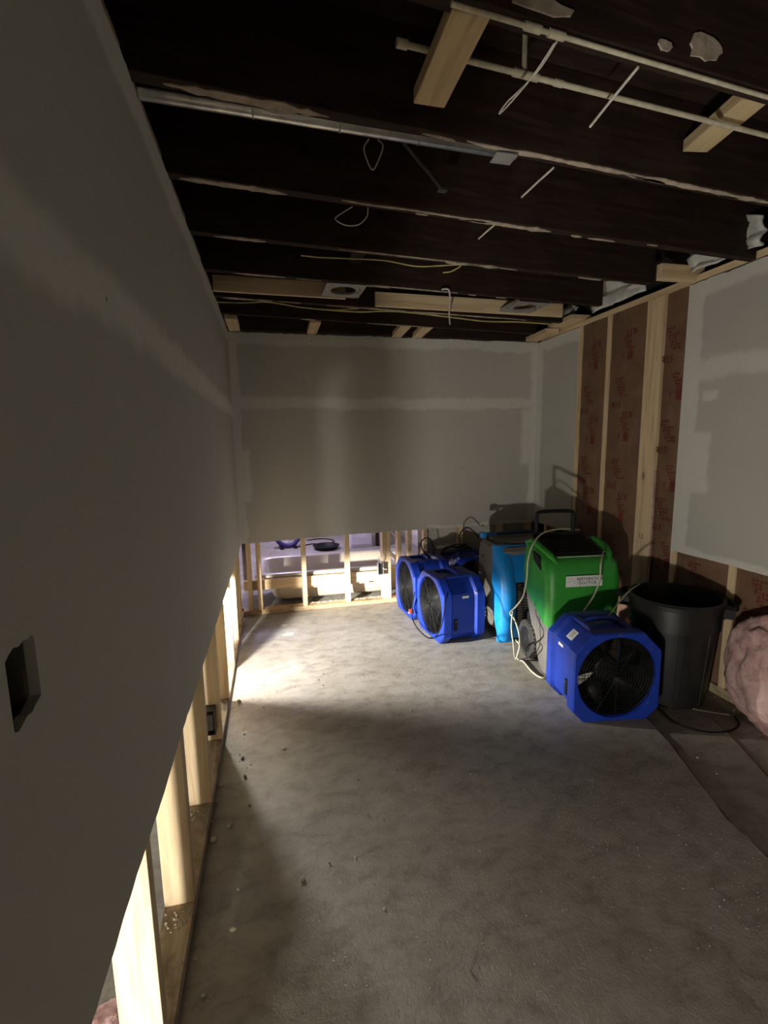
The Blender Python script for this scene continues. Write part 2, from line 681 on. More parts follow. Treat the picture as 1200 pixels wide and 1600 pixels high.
# ------------------------------------------------------------------ floor
C1 = [at(*p, z=0) for p in ((1011, 1122), (1052, 1168), (1094, 1225), (1136, 1280), (1175, 1315), (1200, 1339))]
C2 = [at(*p, z=0) for p in ((1072, 1098), (1109, 1116), (1140, 1144), (1166, 1172), (1200, 1210))]
C1 = [C1[0] + (C1[0] - C1[1]) * 9] + [C1[0] + (C1[0] - C1[1]) * 3] + C1 + [C1[-1] + (C1[-1] - C1[-2]) * 4, Vector((1.30, -0.2, 0)), Vector((1.05, -1.9, 0))]
C2 = [Vector((2.36, 3.2, 0)), Vector((2.30, 2.35, 0))] + C2 + [C2[-1] + (C2[-1] - C2[-2]) * 4, Vector((1.72, -0.2, 0)), Vector((1.60, -1.9, 0))]
C1[0] = Vector((2.12, 3.2, 0))
C1[1] = Vector((2.00, 2.40, 0))


def curve_at(C, y):
    for a, b in zip(C[:-1], C[1:]):
        if (a.y - y) * (b.y - y) <= 0 and a.y != b.y:
            return a.x + (b.x - a.x) * (a.y - y) / (a.y - b.y)
    return C[0].x if y > C[0].y else C[-1].x


def slab(name, left, right, y0, y1, n, top, parent=None):
    mb = MB()
    ys = frange(y0, y1, n)
    rings = []
    for y in ys:
        l, r = left(y), right(y)
        rings.append([(l, y, -0.12), (r, y, -0.12), (r, y, top), (l, y, top)])
    mb.loft(rings)
    return mb.build(name, CONC, parent)


XL = -A - 0.0127         # face of the left framing
jag = lambda y: 0.004 * noise.noise(Vector((y * 14, 0.3, 0))) + 0.003 * noise.noise(Vector((y * 45, 1.3, 0)))
floor = struct(slab('floor', lambda y: -2.6, lambda y: curve_at(C1, y) + jag(y), -2.2, 3.2, 120, 0.0), 'grey trowelled concrete floor')
slab('floor_slab', lambda y: -2.6, lambda y: W + 0.12, 3.2, 8.6, 3, 0.0, floor)
slab('floor_slab', lambda y: curve_at(C1, y) + 0.014 + jag(y + 5), lambda y: curve_at(C2, y) + jag(y + 9), -2.2, 3.195, 120, -0.012, floor)
slab('floor_slab', lambda y: curve_at(C2, y) + 0.010 + jag(y + 3), lambda y: W + 0.12, -2.2, 3.195, 120, -0.018, floor)
MB().box(-2.6, W + 0.12, -2.2, 3.2, -0.16, -0.125).build('floor_base', DARKV, floor)

# ------------------------------------------------------------------ left wall
CUT = 0.639
wl_mat = drywall('drywall_left', [(2, 1.695, 1.795, 0.03), (2, 2.27, 2.5, 0.02), (1, 4.02, 4.2, 0.015)],
                 paper=(0.52, 0.505, 0.46), mud=(0.74, 0.725, 0.67))
mb = MB()
pl = lambda u, v, t: (-A - t, u, v)
zc = lambda u: CUT + ragged(u, 1.0, 0.004)
zt = lambda u: HC + ragged(u, 2.0, 0.006)
hole = [(0.566, 1.232), (0.572, 1.240), (0.600, 1.239), (0.627, 1.237)]
hl = [0.566, 0.574, 0.585, 0.596, 0.607, 0.618, 0.626, 0.632]
lo = [1.150, 1.146, 1.149, 1.153, 1.151, 1.156, 1.158, 1.160]
hi = [1.232, 1.237, 1.241, 1.238, 1.241, 1.238, 1.240, 1.234]
sheet(mb, [[(u, zc(u), zt(u)) for u in frange(-2.0, hl[0], 60)],
           [(u, zc(u), l) for u, l in zip(hl, lo)],
           [(u, h, zt(u)) for u, h in zip(hl, hi)],
           [(u, zc(u), zt(u)) for u in frange(hl[-1], D, 160)]], pl, 0.0127)
wall_left = struct(mb.build('wall_left', wl_mat), 'grey taped drywall cut open along its foot')
# framing: spruce studs, plates
LY = [-1.42, -1.01, -0.60, -0.22, 0.56, 1.035, 1.444, 1.872, 2.300, 2.690, 3.110, 3.52, 3.80, 3.95]
stud_l = None
for y in LY:
    if stud_l is None:
        stud_l = MB().box(-0.089, 0, -0.038, 0, 0.0385, HC + 0.02).mesh('stud')
    o = mk('stud', stud_l, PINE[2], wall_left, 0.002)
    o.location = (XL, y, 0)
    o.rotation_euler = (0, 0, radians(random.uniform(-1.0, 1.0)))
MB().box(XL - 0.089, XL, -2.0, D + 0.1, 0.0005, 0.038).build('bottom_plate', PLATE[1], wall_left, 0.002)
MB().box(XL - 0.089, XL, -2.0, D + 0.1, HC + 0.02, HC + 0.058).build('top_plate', PLATE[1], wall_left, 0.002)
mb = MB()
px2 = lambda u, v, t: (XL - 0.0895 - t, u, v)
sheet(mb, [[(u, 0.600 + ragged(u, 5.0, 0.002), HC) for u in frange(-2.0, D + 0.1, 90)]], px2, 0.0127)
mb.build('far_drywall', wl_mat, wall_left)

# next room, beyond the left wall
NXT = drywall('drywall_next_room', [(2, 1.70, 1.80, 0.03)], speck=False, paper=(0.52, 0.50, 0.45), mud=(0.62, 0.6, 0.56))
w = struct(MB().box(-2.52, -2.50, -2.0, 4.4, 0, HC).build('wall_next', NXT))
w = struct(MB().box(-2.5, XL - 0.11, 4.38, 4.40, 0, HC).build('wall_next_end', NXT))
w = struct(MB().box(-2.5, W + 0.1, -2.04, -2.0, 0, HC).build('wall_front', NXT))
w = struct(MB().box(-2.5, XL - 0.11, -2.0, 4.38, HC, HC + 0.02).build('ceiling_next', NXT))

# ------------------------------------------------------------------ back wall
wb_mat = drywall('drywall_back', [(2, 1.758, 1.852, 0.02), (2, 2.27, 2.5, 0.018), (0, -0.4, -0.235, 0.012),
                                  (0, 2.375, 2.6, 0.018), (2, 0.5, 0.70, 0.015, 0, 1.35, 2.6), (0, -0.3, -0.18, 0.02, 2, 1.0, 1.42),
                                  (0, 2.29, 2.6, 0.03, 2, 1.25, 1.75)],
                 paper=(0.50, 0.49, 0.445), mud=(0.66, 0.65, 0.60))
mb = MB()
zb = lambda u: 0.640 + 0.028 * min(1, max(0, (u + 0.25) / 1.0)) + 0.012 * min(1, max(0, (u - 0.75) / 1.4)) + ragged(u, 7.0, 0.0045)
sheet(mb, [[(u, zb(u), HC + ragged(u, 8.0, 0.004)) for u in frange(-A, W, 150)]], lambda u, v, t: (u, D + t, v), 0.0127)
wall_back = struct(mb.build('wall_back', wb_mat), 'grey taped drywall cut open along its foot')
YB = D + 0.0127
bst = MB().box(0, 0.038, 0, 0.089, 0.0385, HC).mesh('stud')
for x in (-0.262, -0.181, 0.206, 0.595, 0.955, 1.078, 1.175, 1.325, 1.68, 2.09, 2.39):
    if x == 0.955:
        continue
    o = mk('stud', bst, PINE[2], wall_back, 0.002)
    o.location = (x, YB, 0)
    o.rotation_euler = (0, 0, radians(random.uniform(-1, 1)))
for x in (0.935, 0.974):
    o = mk('stud', bst, PINE[2], wall_back, 0.002)
    o.location = (x, YB, 0)
MB().box(-A - 0.1, W + 0.1, YB, YB + 0.089, 0.0005, 0.038).build('bottom_plate', PLATE[0], wall_back, 0.002)
MB().box(-0.30, 0.985, YB + 0.0905, YB + 0.128, 0.193, 0.282).build('ledger_board', PINE[0], wall_back, 0.002)
MB().box(0.12, 0.83, YB + 0.130, YB + 0.149, 0.165, 0.235).build('ledger_board', PINE[0], wall_back, 0.002)
mb = MB()
sheet(mb, [[(u, 0.70 + ragged(u, 15.0, 0.01), HC) for u in frange(-0.4, 1.30, 40)], [(u, 0.0395, HC) for u in (1.3005, 1.9, W + 0.1)]], lambda u, v, t: (u, YB + 0.0895 + t, v), 0.0127)
mb.build('far_drywall', NXT, wall_back)

# ------------------------------------------------------------------ right wall
XR = W + 0.0127
wr_mat = drywall('drywall_right', [(1, 3.98, 4.2, 0.018), (1, 2.33, 2.5, 0.012), (2, 2.27, 2.5, 0.02),
                                   (2, 1.80, 1.91, 0.022, 1, -3, 2.5), (2, 0.6, 0.80, 0.012, 1, -3, 2.5),
                                   (1, 2.22, 2.45, 0.02, 2, 1.15, 1.5), (1, 2.20, 2.3, 0.015, 2, 1.68, 1.74)],
                 paper=(0.50, 0.495, 0.45), mud=(0.66, 0.655, 0.61))
mb = MB()
prt = lambda u, v, t: (W + t, u, v)
sheet(mb, [[(u, 0.69 + ragged(u, 21.0, 0.004), HC - 0.005 + ragged(u, 22.0, 0.004)) for u in frange(3.485, D, 20)],
           [(u, 0.762 + ragged(u, 23.0, 0.003), HC - 0.01 + ragged(u, 24.0, 0.007)) for u in frange(-2.0, 2.44, 130)]], prt, 0.0127)
wall_right = struct(mb.build('wall_right', wr_mat), 'grey taped drywall with an open bay of kraft-faced insulation')
rst = MB().box(0, 0.089, -0.019, 0.019, 0.0385, HC).mesh('stud')
RY = [3.885, 3.470, 3.138, 2.435, 2.036, 1.63, 1.22, 0.81, 0.40, 0.0, -0.4, -0.8]
for y in RY:
    o = mk('stud', rst, PINE[2], wall_right, 0.002)
    o.location = (XR, y, 0)
post = MB().box(XR - 0.003, XR + 0.038, 2.632, 2.770, 0.30, HC).build('post', PINE[2], wall_right, 0.003)
MB().box(XR, XR + 0.089, -2.0, D, -0.0175, 0.038).build('bottom_plate', PLATE[1], wall_right, 0.002)
MB().box(XR, XR + 0.089, -2.0, D, HC + 0.001, HC + 0.040).build('top_plate', PINE[1], wall_right, 0.003)
MB().box(XR + 0.0895, XR + 0.11, -2.0, D + 0.1, 0, HC + 0.3).build('sheathing', DARKV, wall_right)


def batt(y0, y1, z0, z1, seed, parent, bulge=0.012, rec=0.012):
    mb = MB()
    ny, nz = 9, max(8, int((z1 - z0) / 0.06))
    front, back = [], []
    for i in range(nz + 1):
        z = z0 + (z1 - z0) * i / nz
        for j in range(ny):
            s = j / (ny - 1)
            y = y0 + (y1 - y0) * s
            w_ = 0.0035 * noise.noise(Vector((y * 9, z * 6, seed))) + 0.002 * noise.noise(Vector((y * 30, z * 14, seed)))
            front.append((XR + rec - bulge * sin(pi * s) ** 0.5 + w_, y, z))
    vs = front + [(XR + 0.085, y, z) for _, y, z in front]
    N = len(front)
    fs = []
    for i in range(nz):
        for j in range(ny - 1):
            a = i * ny + j
            fs.append((a, a + 1, a + ny + 1, a + ny))
            fs.append((N + a + ny, N + a + ny + 1, N + a + 1, N + a))
    for i in range(nz):
        for j in (0, ny - 1):
            a = i * ny + j
            fs.append((a, a + ny, N + a + ny, N + a))
    for j in range(ny - 1):
        for i in (0, nz):
            a = i * ny + j
            fs.append((a, a + 1, N + a + 1, N + a))
    mb.add(vs, fs)
    return mb.build('insulation_batt', KRAFT, parent, smooth=True, angle=60)


def prints(y0, y1, blocks, parent, xoff=-0.0035, wide=True):
    """red lettering on the kraft facing, viewed from -x: reading direction is -y"""
    mb = MB()
    yc = (y0 + y1) / 2
    X = XR + xoff

    def bar(yl, wid, zt_, h):
        mb.box(X - 0.0004, X, yl - wid, yl, zt_ - h, zt_)
    for z in blocks:
        L = yc + 0.085
        # small rows, then the value upright, the value inverted, rows and a solid mark
        for k in range(7 if z < 2.0 else 0):
            n_ = 2 + (k * 5 + int(z * 10)) % 3
            yy = L + 0.012 * (k % 2) - k * 0.009
            for q in range(n_):
                bar(yy - q * 0.021, 0.015, z + 0.20 - k * 0.021, 0.011 if q % 2 else 0.015)
        if z < 2.0:
            place_text(mb, 'R15', 0.062, (X - 0.0004, L - 0.012, z + 0.005), (0, -1, 0), (0, 0, 1), 0.0012)
        if wide:
            place_text(mb, 'R15', 0.062, (X - 0.0004, L - 0.125, z - 0.062), (0, 1, 0), (0, 0, -1), 0.0012)
        for k in range(6):
            n_ = 2 + (k * 3 + int(z * 7)) % 2
            yy = L - 0.055 - k * 0.010
            for q in range(n_):
                bar(yy - q * 0.023, 0.017, z - 0.085 - k * 0.020, 0.011)
        bar(L - 0.10, 0.045, z - 0.195, 0.055)
        bar(L - 0.10 + 0.05, 0.012, z - 0.195, 0.03)
    return stuffed(mb.build('printed_lettering', REDINK, parent))


b1 = batt(3.158, 3.450, 0.04, HC - 0.002, 1.0, wall_right)
prints(3.158, 3.450, (2.25, 1.68, 1.13, 0.58), b1)
b2 = batt(2.772, 3.118, 0.04, HC - 0.002, 2.0, wall_right)
prints(2.772, 3.118, (2.26, 1.70, 1.12, 0.56), b2)
b3 = batt(2.456, 2.630, 0.04, HC - 0.002, 3.0, wall_right, 0.010, 0.022)
prints(2.44, 2.60, (1.95, 1.38, 0.88), b3, 0.0085, False)
MB().box(XR + 0.002, XR + 0.006, 2.618, 2.6315, 0.3, 1.25).build('insulation_edge', PINK, b3)
ys_ = [2.416] + RY[4:]
for i in range(len(ys_) - 3):
    bb = batt(ys_[i + 1] + 0.02, ys_[i] - 0.02 if i else 2.414, 0.04, 0.95, 4.0 + i, wall_right, 0.010, 0.016)
    if i < 3:
        prints(ys_[i + 1] + 0.02, ys_[i] - 0.02, (0.52,), bb, 0.003)
# stamp on the wide post
mb = MB()
place_text(mb, '12', 0.045, (XR - 0.0034, 2.705, 0.80), (0, -1, 0), (0, 0, 1), 0.0)
stuffed(mb.build('stamped_number', INK, post))
# wood block on the top plate, and loose white sheeting at the joist ends
MB().box(2.20, 2.50, 2.405, 2.443, HC + 0.003, HC + 0.090).build('blocking_board', PINE[0], wall_right, 0.004)
MB().box(2.33, 2.50, 3.42, 3.76, HC + 0.041, HC + 0.079).build('blocking_board', PINE[1], wall_right, 0.004)


def crumpled(name, y0, y1, z0, z1, x, seed, parent, lean=0.05):
    mb = MB()
    n = 14
    g = []
    for i in range(n):
        for j in range(n):
            s, t = i / (n - 1), j / (n - 1)
            y = y0 + (y1 - y0) * s
            z = z0 + (z1 - z0) * t * (0.65 + 0.35 * sin(s * pi))
            dx = 0.05 * noise.noise(Vector((s * 3, t * 3, seed))) + 0.02 * noise.noise(Vector((s * 9, t * 7, seed)))
            g.append((x + lean * t + dx, y, z))
    fs = []
    for i in range(n - 1):
        for j in range(n - 1):
            a = i * n + j
            fs.append((a, a + 1, a + n + 1, a + n))
    mb.add(g, fs)
    o = mb.build(name, FOILW, parent, smooth=True, angle=50)
    md = o.modifiers.new('solid', 'SOLIDIFY')
    md.thickness = 0.012
    return o


crumpled('white_sheeting', 2.72, 3.25, HC + 0.042, HC + 0.26, XR - 0.07, 1.0, wall_right, -0.03)
crumpled('white_sheeting', 1.98, 2.40, HC + 0.042, HC + 0.24, XR - 0.05, 2.0, wall_right, -0.02)
crumpled('white_sheeting', 3.50, 3.72, HC + 0.080, HC + 0.20, XR - 0.06, 3.0, wall_right)

# ------------------------------------------------------------------ ceiling: subfloor and dark joists
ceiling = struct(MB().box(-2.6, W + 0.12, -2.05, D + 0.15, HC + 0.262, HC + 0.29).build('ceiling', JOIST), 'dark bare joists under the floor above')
TILT = math.atan(0.085)
JY = [-1.50, -1.05, -0.63, -0.21, 0.21, 0.62, 1.000, 1.405, 1.850, 2.290, 2.735, 3.185, 3.570, 4.02]


def remnant(parent, x0, x1, yc, wid, seed, z=-0.0035):
    """thin torn strip of old plaster left under a joist (joist-local coordinates)"""
    mb = MB()
    n = max(8, int((x1 - x0) / 0.02))
    rings = []
    for i in range(n + 1):
        s = i / n
        x = x0 + (x1 - x0) * s
        e = min(1, 6 * s + 0.1, 6 * (1 - s) + 0.1)
        wv = 1.15 * wid * e * (0.65 + 0.55 * noise.noise(Vector((x * 9, seed, 0))) + 0.5 * noise.noise(Vector((x * 31, seed, 2))))
        c = yc + 0.008 * noise.noise(Vector((x * 6, seed, 5)))
        wv = max(wv, 0.002)
        rings.append([(x, c - wv / 2, z), (x, c + wv / 2, z), (x, c + wv / 2, 0.0002), (x, c - wv / 2, 0.0002)])
    mb.loft(rings)
    return mb.build('plaster_remnant', PLASTERD, parent)


joists = []
for y in JY:
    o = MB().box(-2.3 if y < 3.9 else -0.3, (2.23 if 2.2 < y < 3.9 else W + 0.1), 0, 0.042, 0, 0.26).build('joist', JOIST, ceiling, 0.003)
    o.location = (0, y, HC + 0.002)
    o.rotation_euler = (0, 0, TILT if y < 3.9 else 0.012)
    joists.append(o)
J = {round(y, 3): o for y, o in zip(JY, joists)}
remnant(J[1.405], -0.22, 0.20, 0.022, 0.035, 1)
remnant(J[1.405], 0.62, 1.30, 0.012, 0.022, 2)
remnant(J[1.405], 1.20, 1.95, 0.014, 0.026, 3)
remnant(J[1.85], -0.26, 0.10, 0.020, 0.036, 4)
remnant(J[1.85], 0.30, 0.85, 0.012, 0.012, 5)
remnant(J[1.85], 0.80, 1.23, 0.020, 0.034, 6)
remnant(J[2.29], -0.20, 0.02, 0.020, 0.032, 7)
remnant(J[2.29], 0.35, 0.95, 0.012, 0.012, 8)
remnant(J[2.29], 0.90, 1.22, 0.022, 0.030, 9)
remnant(J[2.735], -0.15, 0.12, 0.016, 0.026, 10)
remnant(J[2.735], 0.60, 1.15, 0.014, 0.014, 11)
remnant(J[3.185], -0.25, 0.05, 0.02, 0.035, 12)
remnant(J[3.185], 0.45, 0.95, 0.02, 0.03, 13)
remnant(J[3.185], 1.0, 1.9, 0.018, 0.025, 14)
remnant(J[3.57], 0.25, 0.36, 0.02, 0.034, 15)
remnant(J[3.57], 0.75, 1.25, 0.018, 0.02, 16)
rnd = random.Random(3)
for key in (1.405, 1.85, 2.29, 2.735, 3.185):
    for k in range(5):
        x0 = rnd.uniform(0.0, 2.0)
        remnant(J[key], x0, x0 + rnd.uniform(0.05, 0.16), rnd.uniform(0.008, 0.034), rnd.uniform(0.006, 0.014), 40 + k + key)
# plaster smears on the face of the nearest joist


def face_patch(parent, xs, seed):
    mb = MB()
    n = 16
    (x0, x1, z0, z1) = xs
    pts = []
    for i in range(n):
        a = 2 * pi * i / n
        k = 0.75 + 0.45 * noise.noise(Vector((cos(a) * 2, sin(a) * 2, seed)))
        pts.append(((x0 + x1) / 2 + (x1 - x0) / 2 * cos(a) * k, (z0 + z1) / 2 + (z1 - z0) / 2 * sin(a) * k))
    mb.loft([[(x, 0.0003, z) for x, z in pts], [(x, -0.004, z) for x, z in pts]])
    return mb.build('plaster_remnant', PLASTERD, parent)


face_patch(J[1.0], (0.50, 0.72, 0.010, 0.050), 3)
face_patch(J[1.0], (1.02, 1.16, 0.010, 0.085), 5)
face_patch(J[1.0], (0.93, 0.99, 0.012, 0.040), 8)
# bridging and blocking boards of the ceiling
MB().box(0.412, 0.500, 1.062, 1.345, HC - 0.002, HC + 0.036).build('blocking_board', PINE_DULL, ceiling, 0.003)
o = MB().box(-0.045, 0.045, 0.0, 0.25, 0, 0.038).build('blocking_board', PINE_DULL, ceiling, 0.003)
o.location = (1.44, 1.255, HC + 0.085)
o.rotation_euler = (0, 0, radians(-9))
for x0, x1, y, dz in ((-0.29, 0.49, 3.052, -0.003), (0.705, 2.085, 3.172, -0.002)):
    o = MB().box(x0, x1, 0, 0.022, 0, 0.090).build('blocking_board', PINE[0], ceiling, 0.002)
    o.location = (0, y, HC + dz)
    o.rotation_euler = (0, radians(0.4), 0.0)
for x0, x1, y0, y1, r in ((-0.285, -0.20, 3.69, 4.06, 0), (0.322, 0.402, 3.69, 4.06, 0), (1.02, 1.105, 3.70, 4.075, -3), (1.20, 1.285, 3.70, 4.075, -3), (2.28, 2.40, 3.70, 4.05, -2)):
    o = MB().box(-(x1 - x0) / 2, (x1 - x0) / 2, 0, y1 - y0, 0, 0.036).build('blocking_board', PINE[1], ceiling, 0.002)
    o.location = ((x0 + x1) / 2, y0, HC - 0.001)
    o.rotation_euler = (0, 0, radians(r))
for x, y0, y1 in ((0.46, 2.372, 2.772), (0.10, 3.29, 3.62), (0.33, 3.29, 3.62)):
    MB().box(x, x + 0.075, y0, y1, HC + 0.10, HC + 0.138).build('bridging_board', JOIST, ceiling, 0.002)
# torn dark flap between joists
MB().hexa([(0.80, 3.08, HC + 0.09), (0.93, 3.08, HC + 0.09), (0.93, 3.10, HC + 0.09), (0.80, 3.10, HC + 0.09),
           (0.80, 3.08, HC + 0.17), (0.93, 3.08, HC + 0.17), (0.93, 3.10, HC + 0.17), (0.80, 3.10, HC + 0.17)]).build('bridging_board', JOIST, ceiling)

# ------------------------------------------------------------------ pipes and wires overhead
con = empty('steel_conduit', (-0.29, 1.462, HC))
tag(con, 'shiny galvanised steel conduit running along a dark ceiling joist', 'pipe')
cd = (Vector((0.80, 1.505, 0)) - Vector((-0.29, 1.462, 0)))


def cp(t, dy=0, dz=0.0):
    return Vector((cd.x * t, cd.y * t + dy, 0.012 + dz))


MB().tube([cp(0), cp(1)], 0.0215, 20).build('tube', GALV, con, smooth=True)
mb = MB()
for t in (0.26, 0.48, 0.70):
    mb.torus(cp(t), 0.0225, 0.0022, 24, 6, 'x')
each(mb, 'band', GALVD, con, smooth=True)
MB().box(cp(0.93).x, cp(0.93).x + 0.07, cp(0.95).y - 0.026, cp(0.95).y + 0.03, -0.013, -0.010).build('tape_wrap', GALVD, con)
sb = MB().tube([at(630, 222, z=HC + 0.01), at(672, 272, z=HC + 0.006), at(690, 295, z=HC)], 0.006, 6)
sb.box(at(690, 295, z=HC).x - 0.012, at(690, 295, z=HC).x + 0.022, at(690, 295, z=HC).y - 0.006, at(690, 295, z=HC).y + 0.02, HC - 0.004, HC + 0.004)
tag(sb.build('steel_strap', STEELD), 'dark steel strap hanging off the shiny conduit', 'strap')

wp = empty('water_pipe', (0.347, 1.24, HC + 0.055))
tag(wp, 'aged white pipe with a capped end passing over a wood block', 'pipe')
e1 = Vector((2.44 - 0.347, 1.40 - 1.24, 0))
MB().tube([(0, 0, 0), e1], 0.0072, 14).build('tube', PVC, wp, smooth=True)
mb = MB()
for t0, t1, r in ((-0.004, 0.009, 0.0105), (0.150, 0.185, 0.0100), (0.21, 0.222, 0.009)):
    mb.tube([e1 * t0, e1 * t1], r, 14)
each(mb, 'fitting', PVC, wp, smooth=True)
MB().tube([e1 * 0.165, e1 * 0.165 + Vector((0.0, 0.0, 0.20))], 0.0068, 10).build('branch', PVC, wp, smooth=True)
wp2 = empty('water_pipe', (0.40, 1.038, HC - 0.012))
tag(wp2, 'aged white pipe fixed under the nearest dark joist', 'pipe')
e2 = Vector((2.44 - 0.40, 0.17, 0))
MB().tube([(0, 0, 0), e2], 0.0052, 14).build('tube', PVC, wp2, smooth=True)
each(MB().tube([e2 * 0.085, e2 * 0.105], 0.0085, 14).tube([e2 * 0.115, e2 * 0.135], 0.0085, 14), 'fitting', PVC, wp2, smooth=True)

# loose white wires overhead
W1 = [at(870, 65, z=HC - 0.02), at(845, 105, z=HC - 0.022), at(815, 138, z=HC - 0.028), at(792, 160, z=HC - 0.03), at(780, 178, z=HC - 0.03), at(800, 158, z=HC - 0.035), at(835, 115, z=HC - 0.03), at(866, 68, z=HC - 0.02)]
cable('loose_wire', W1, 0.0022, WIRE_W, 'thin white wire loop hanging beside the near wood block', 'wire')
for a, b, lab in (((997, 105), (922, 198), 'straight white wire end crossing the white pipe'),
                  ((865, 262), (815, 308), 'straight white wire end below the taped conduit end'),
                  ((772, 352), (748, 373), 'short white wire stub under the third joist')):
    p, q = at(*a, z=HC - 0.006), at(*b, z=HC - 0.012)
    tag(MB().tube([p, (p + q) / 2 + Vector((0, 0, 0.001)), q], 0.0036, 8).build('loose_wire', WIRE_W, smooth=True), lab, 'wire')
cable('loose_wire', [(0.322, 1.50, HC - 0.01), (0.305, 1.49, HC - 0.04), (0.312, 1.485, HC - 0.075), (0.328, 1.484, HC - 0.100), (0.345, 1.485, HC - 0.075), (0.362, 1.49, HC - 0.03), (0.350, 1.50, HC - 0.008)], 0.0020, WIRE_W,
      'white wire loop dangling from the shiny conduit', 'wire')
cable('loose_wire', [(0.345, 1.93, HC + 0.002), (0.300, 1.95, HC - 0.02), (0.282, 1.96, HC - 0.035), (0.320, 1.962, HC - 0.052), (0.370, 1.955, HC - 0.05), (0.402, 1.94, HC - 0.025), (0.405, 1.925, HC + 0.002)], 0.0022, WIRE_W,
      'white wire loop dangling below the second joist', 'wire')
cable('ceiling_cable', [at(470, 399, z=HC), at(500, 402, z=HC), at(545, 404, z=HC + 0.004), at(600, 407, z=HC), at(650, 416, z=HC - 0.006), at(690, 415, z=HC), at(720, 414, z=HC + 0.002), at(705, 424, z=HC - 0.008), at(692, 426, z=HC - 0.008)], 0.0035, WIRE_Y,
      'yellowed cable drooping under the fourth joist', 'cable')
cable('ceiling_cable', [at(500, 483, z=HC - 0.004), at(560, 487, z=HC), at(600, 486, z=HC), at(640, 488, z=HC), at(700, 495, z=HC - 0.008), at(760, 502, z=HC - 0.008), at(810, 503, z=HC), at(858, 506, z=HC - 0.004)], 0.006, WIRE_Y,
      'yellow cable sagging below the long pale board', 'cable')
cable('ceiling_cable', [at(340, 472, z=HC), at(380, 473, z=HC - 0.005), at(420, 472, z=HC), at(470, 480, z=HC - 0.004), at(520, 484, z=HC), at(560, 482, z=HC)], 0.0045, WIRE_Y,
      'pale cable beside the left wall near the back joists', 'cable')
cable('ceiling_cable', [at(690, 452, z=HC), at(701, 453, z=HC), at(703, 470, z=HC - 0.02), at(702, 490, z=HC - 0.02), at(703, 507, z=HC - 0.015)], 0.0055, WIRE_W,
      'white cable hanging across the long pale board', 'cable')

# recessed light mounting plates


def light_plate(loc, rz, label):
    r = empty('light_plate', loc, rz)
    tag(r, label, 'light fitting', 'tin light mounting plates overhead')
    mb = MB()
    n = 40
    hw, hd, R = 0.115, 0.125, 0.078
    sq, ci = [], []
    for i in range(n):
        a = 2 * pi * i / n
        k = 1 / max(abs(cos(a)) / hw, abs(sin(a)) / hd)
        sq.append((k * cos(a), k * sin(a)))
        ci.append((R * cos(a), R * sin(a)))
    mb.loft([[(x, y, 0) for x, y in ci], [(x, y, 0) for x, y in sq], [(x, y, 0.002) for x, y in sq], [(x, y, 0.002) for x, y in ci], [(x, y, 0) for x, y in ci]], caps=False)
    mb.build('plate', GALVD, r)
    mb = MB()
    mb.loft([[(x, y, 0.0) for x, y in ci], [(x, y, 0.012) for x, y in ci], [(x * 0.97, y * 0.97, 0.012) for x, y in ci], [(x * 0.97, y * 0.97, 0.0) for x, y in ci], [(x, y, 0.0) for x, y in ci]], caps=False)
    mb.build('collar', GALVD, r, smooth=True)
    mb = MB()
    for s in (-1, 1):
        mb.box(s * hw - 0.001, s * hw + 0.001, -hd, hd, 0.0, 0.022)
    each(mb, 'flange', GALVD, r)
    for k in range(4):
        MB().lathe([(0.004, 0), (0.004, -0.002)], (0.085 + 0.007 * (k % 2), -0.055 + 0.028 * k, 0), 8).build('rivet', STEELD, r)
    return r


light_plate((0.455, 2.915, HC - 0.004), radians(2), 'square tin plate with round hole beside the short pale board')
light_plate((1.71, 3.045, HC - 0.006), radians(2), 'square tin plate with round hole overlapping the long pale board')

# ------------------------------------------------------------------ bathroom behind the back wall
BY = 8.0
w = struct(MB().box(-1.6, W + 0.1, BY, BY + 0.02, 0, HC).build('wall_bathroom', NXT))
w = struct(MB().box(-0.62, -0.60, 4.4, BY, 0, HC).build('wall_bathroom_left', NXT))
w = struct(MB().box(1.95, 1.97, YB + 0.105, BY, 0, HC).build('wall_bathroom_right', NXT))
w = struct(MB().box(-0.6, 1.95, YB + 0.105, BY, HC, HC + 0.02).build('ceiling_bathroom', NXT))
tub = empty('bathtub', (0.55, 4.60, 0.0))
tag(tub, 'cream bathtub standing behind the open studs of the back wall', 'bathtub')


def rrect(hx, hy, r, z, n=6, cx=0, cy=0):
    out = []
    for q, (sx, sy) in enumerate(((1, 1), (-1, 1), (-1, -1), (1, -1))):
        for i in range(n + 1):
            a = pi / 2 * q + pi / 2 * i / n
            out.append((cx + sx * (hx - r) + r * cos(a), cy + sy * (hy - r) + r * sin(a), z))
    return out


mb = MB()
mb.loft([rrect(0.55, 0.25, 0.10, 0.035), rrect(0.60, 0.285, 0.10, 0.06), rrect(0.69, 0.325, 0.08, 0.275),
         rrect(0.76, 0.365, 0.03, 0.285), rrect(0.76, 0.365, 0.03, 0.305), rrect(0.755, 0.36, 0.03, 0.31),
         rrect(0.69, 0.30, 0.10, 0.31), rrect(0.67, 0.285, 0.10, 0.295), rrect(0.58, 0.25, 0.12, 0.09), rrect(0.50, 0.20, 0.10, 0.07)])
mb.build('basin', TUB, tub, smooth=True, angle=50)
MB().lathe([(0.03, 0), (0.03, 0.004), (0.012, 0.004)], (-0.35, 0, 0.0705), 20).build('drain', GALV, tub, smooth=True)
mb = MB()
for x in (-0.35, 0.35):
    for y in (-0.15, 0.15):
        mb.lathe([(0.03, 0.0), (0.025, 0.04)], (x, y, 0.0), 12)
each(mb, 'foot', GREYP, tub)
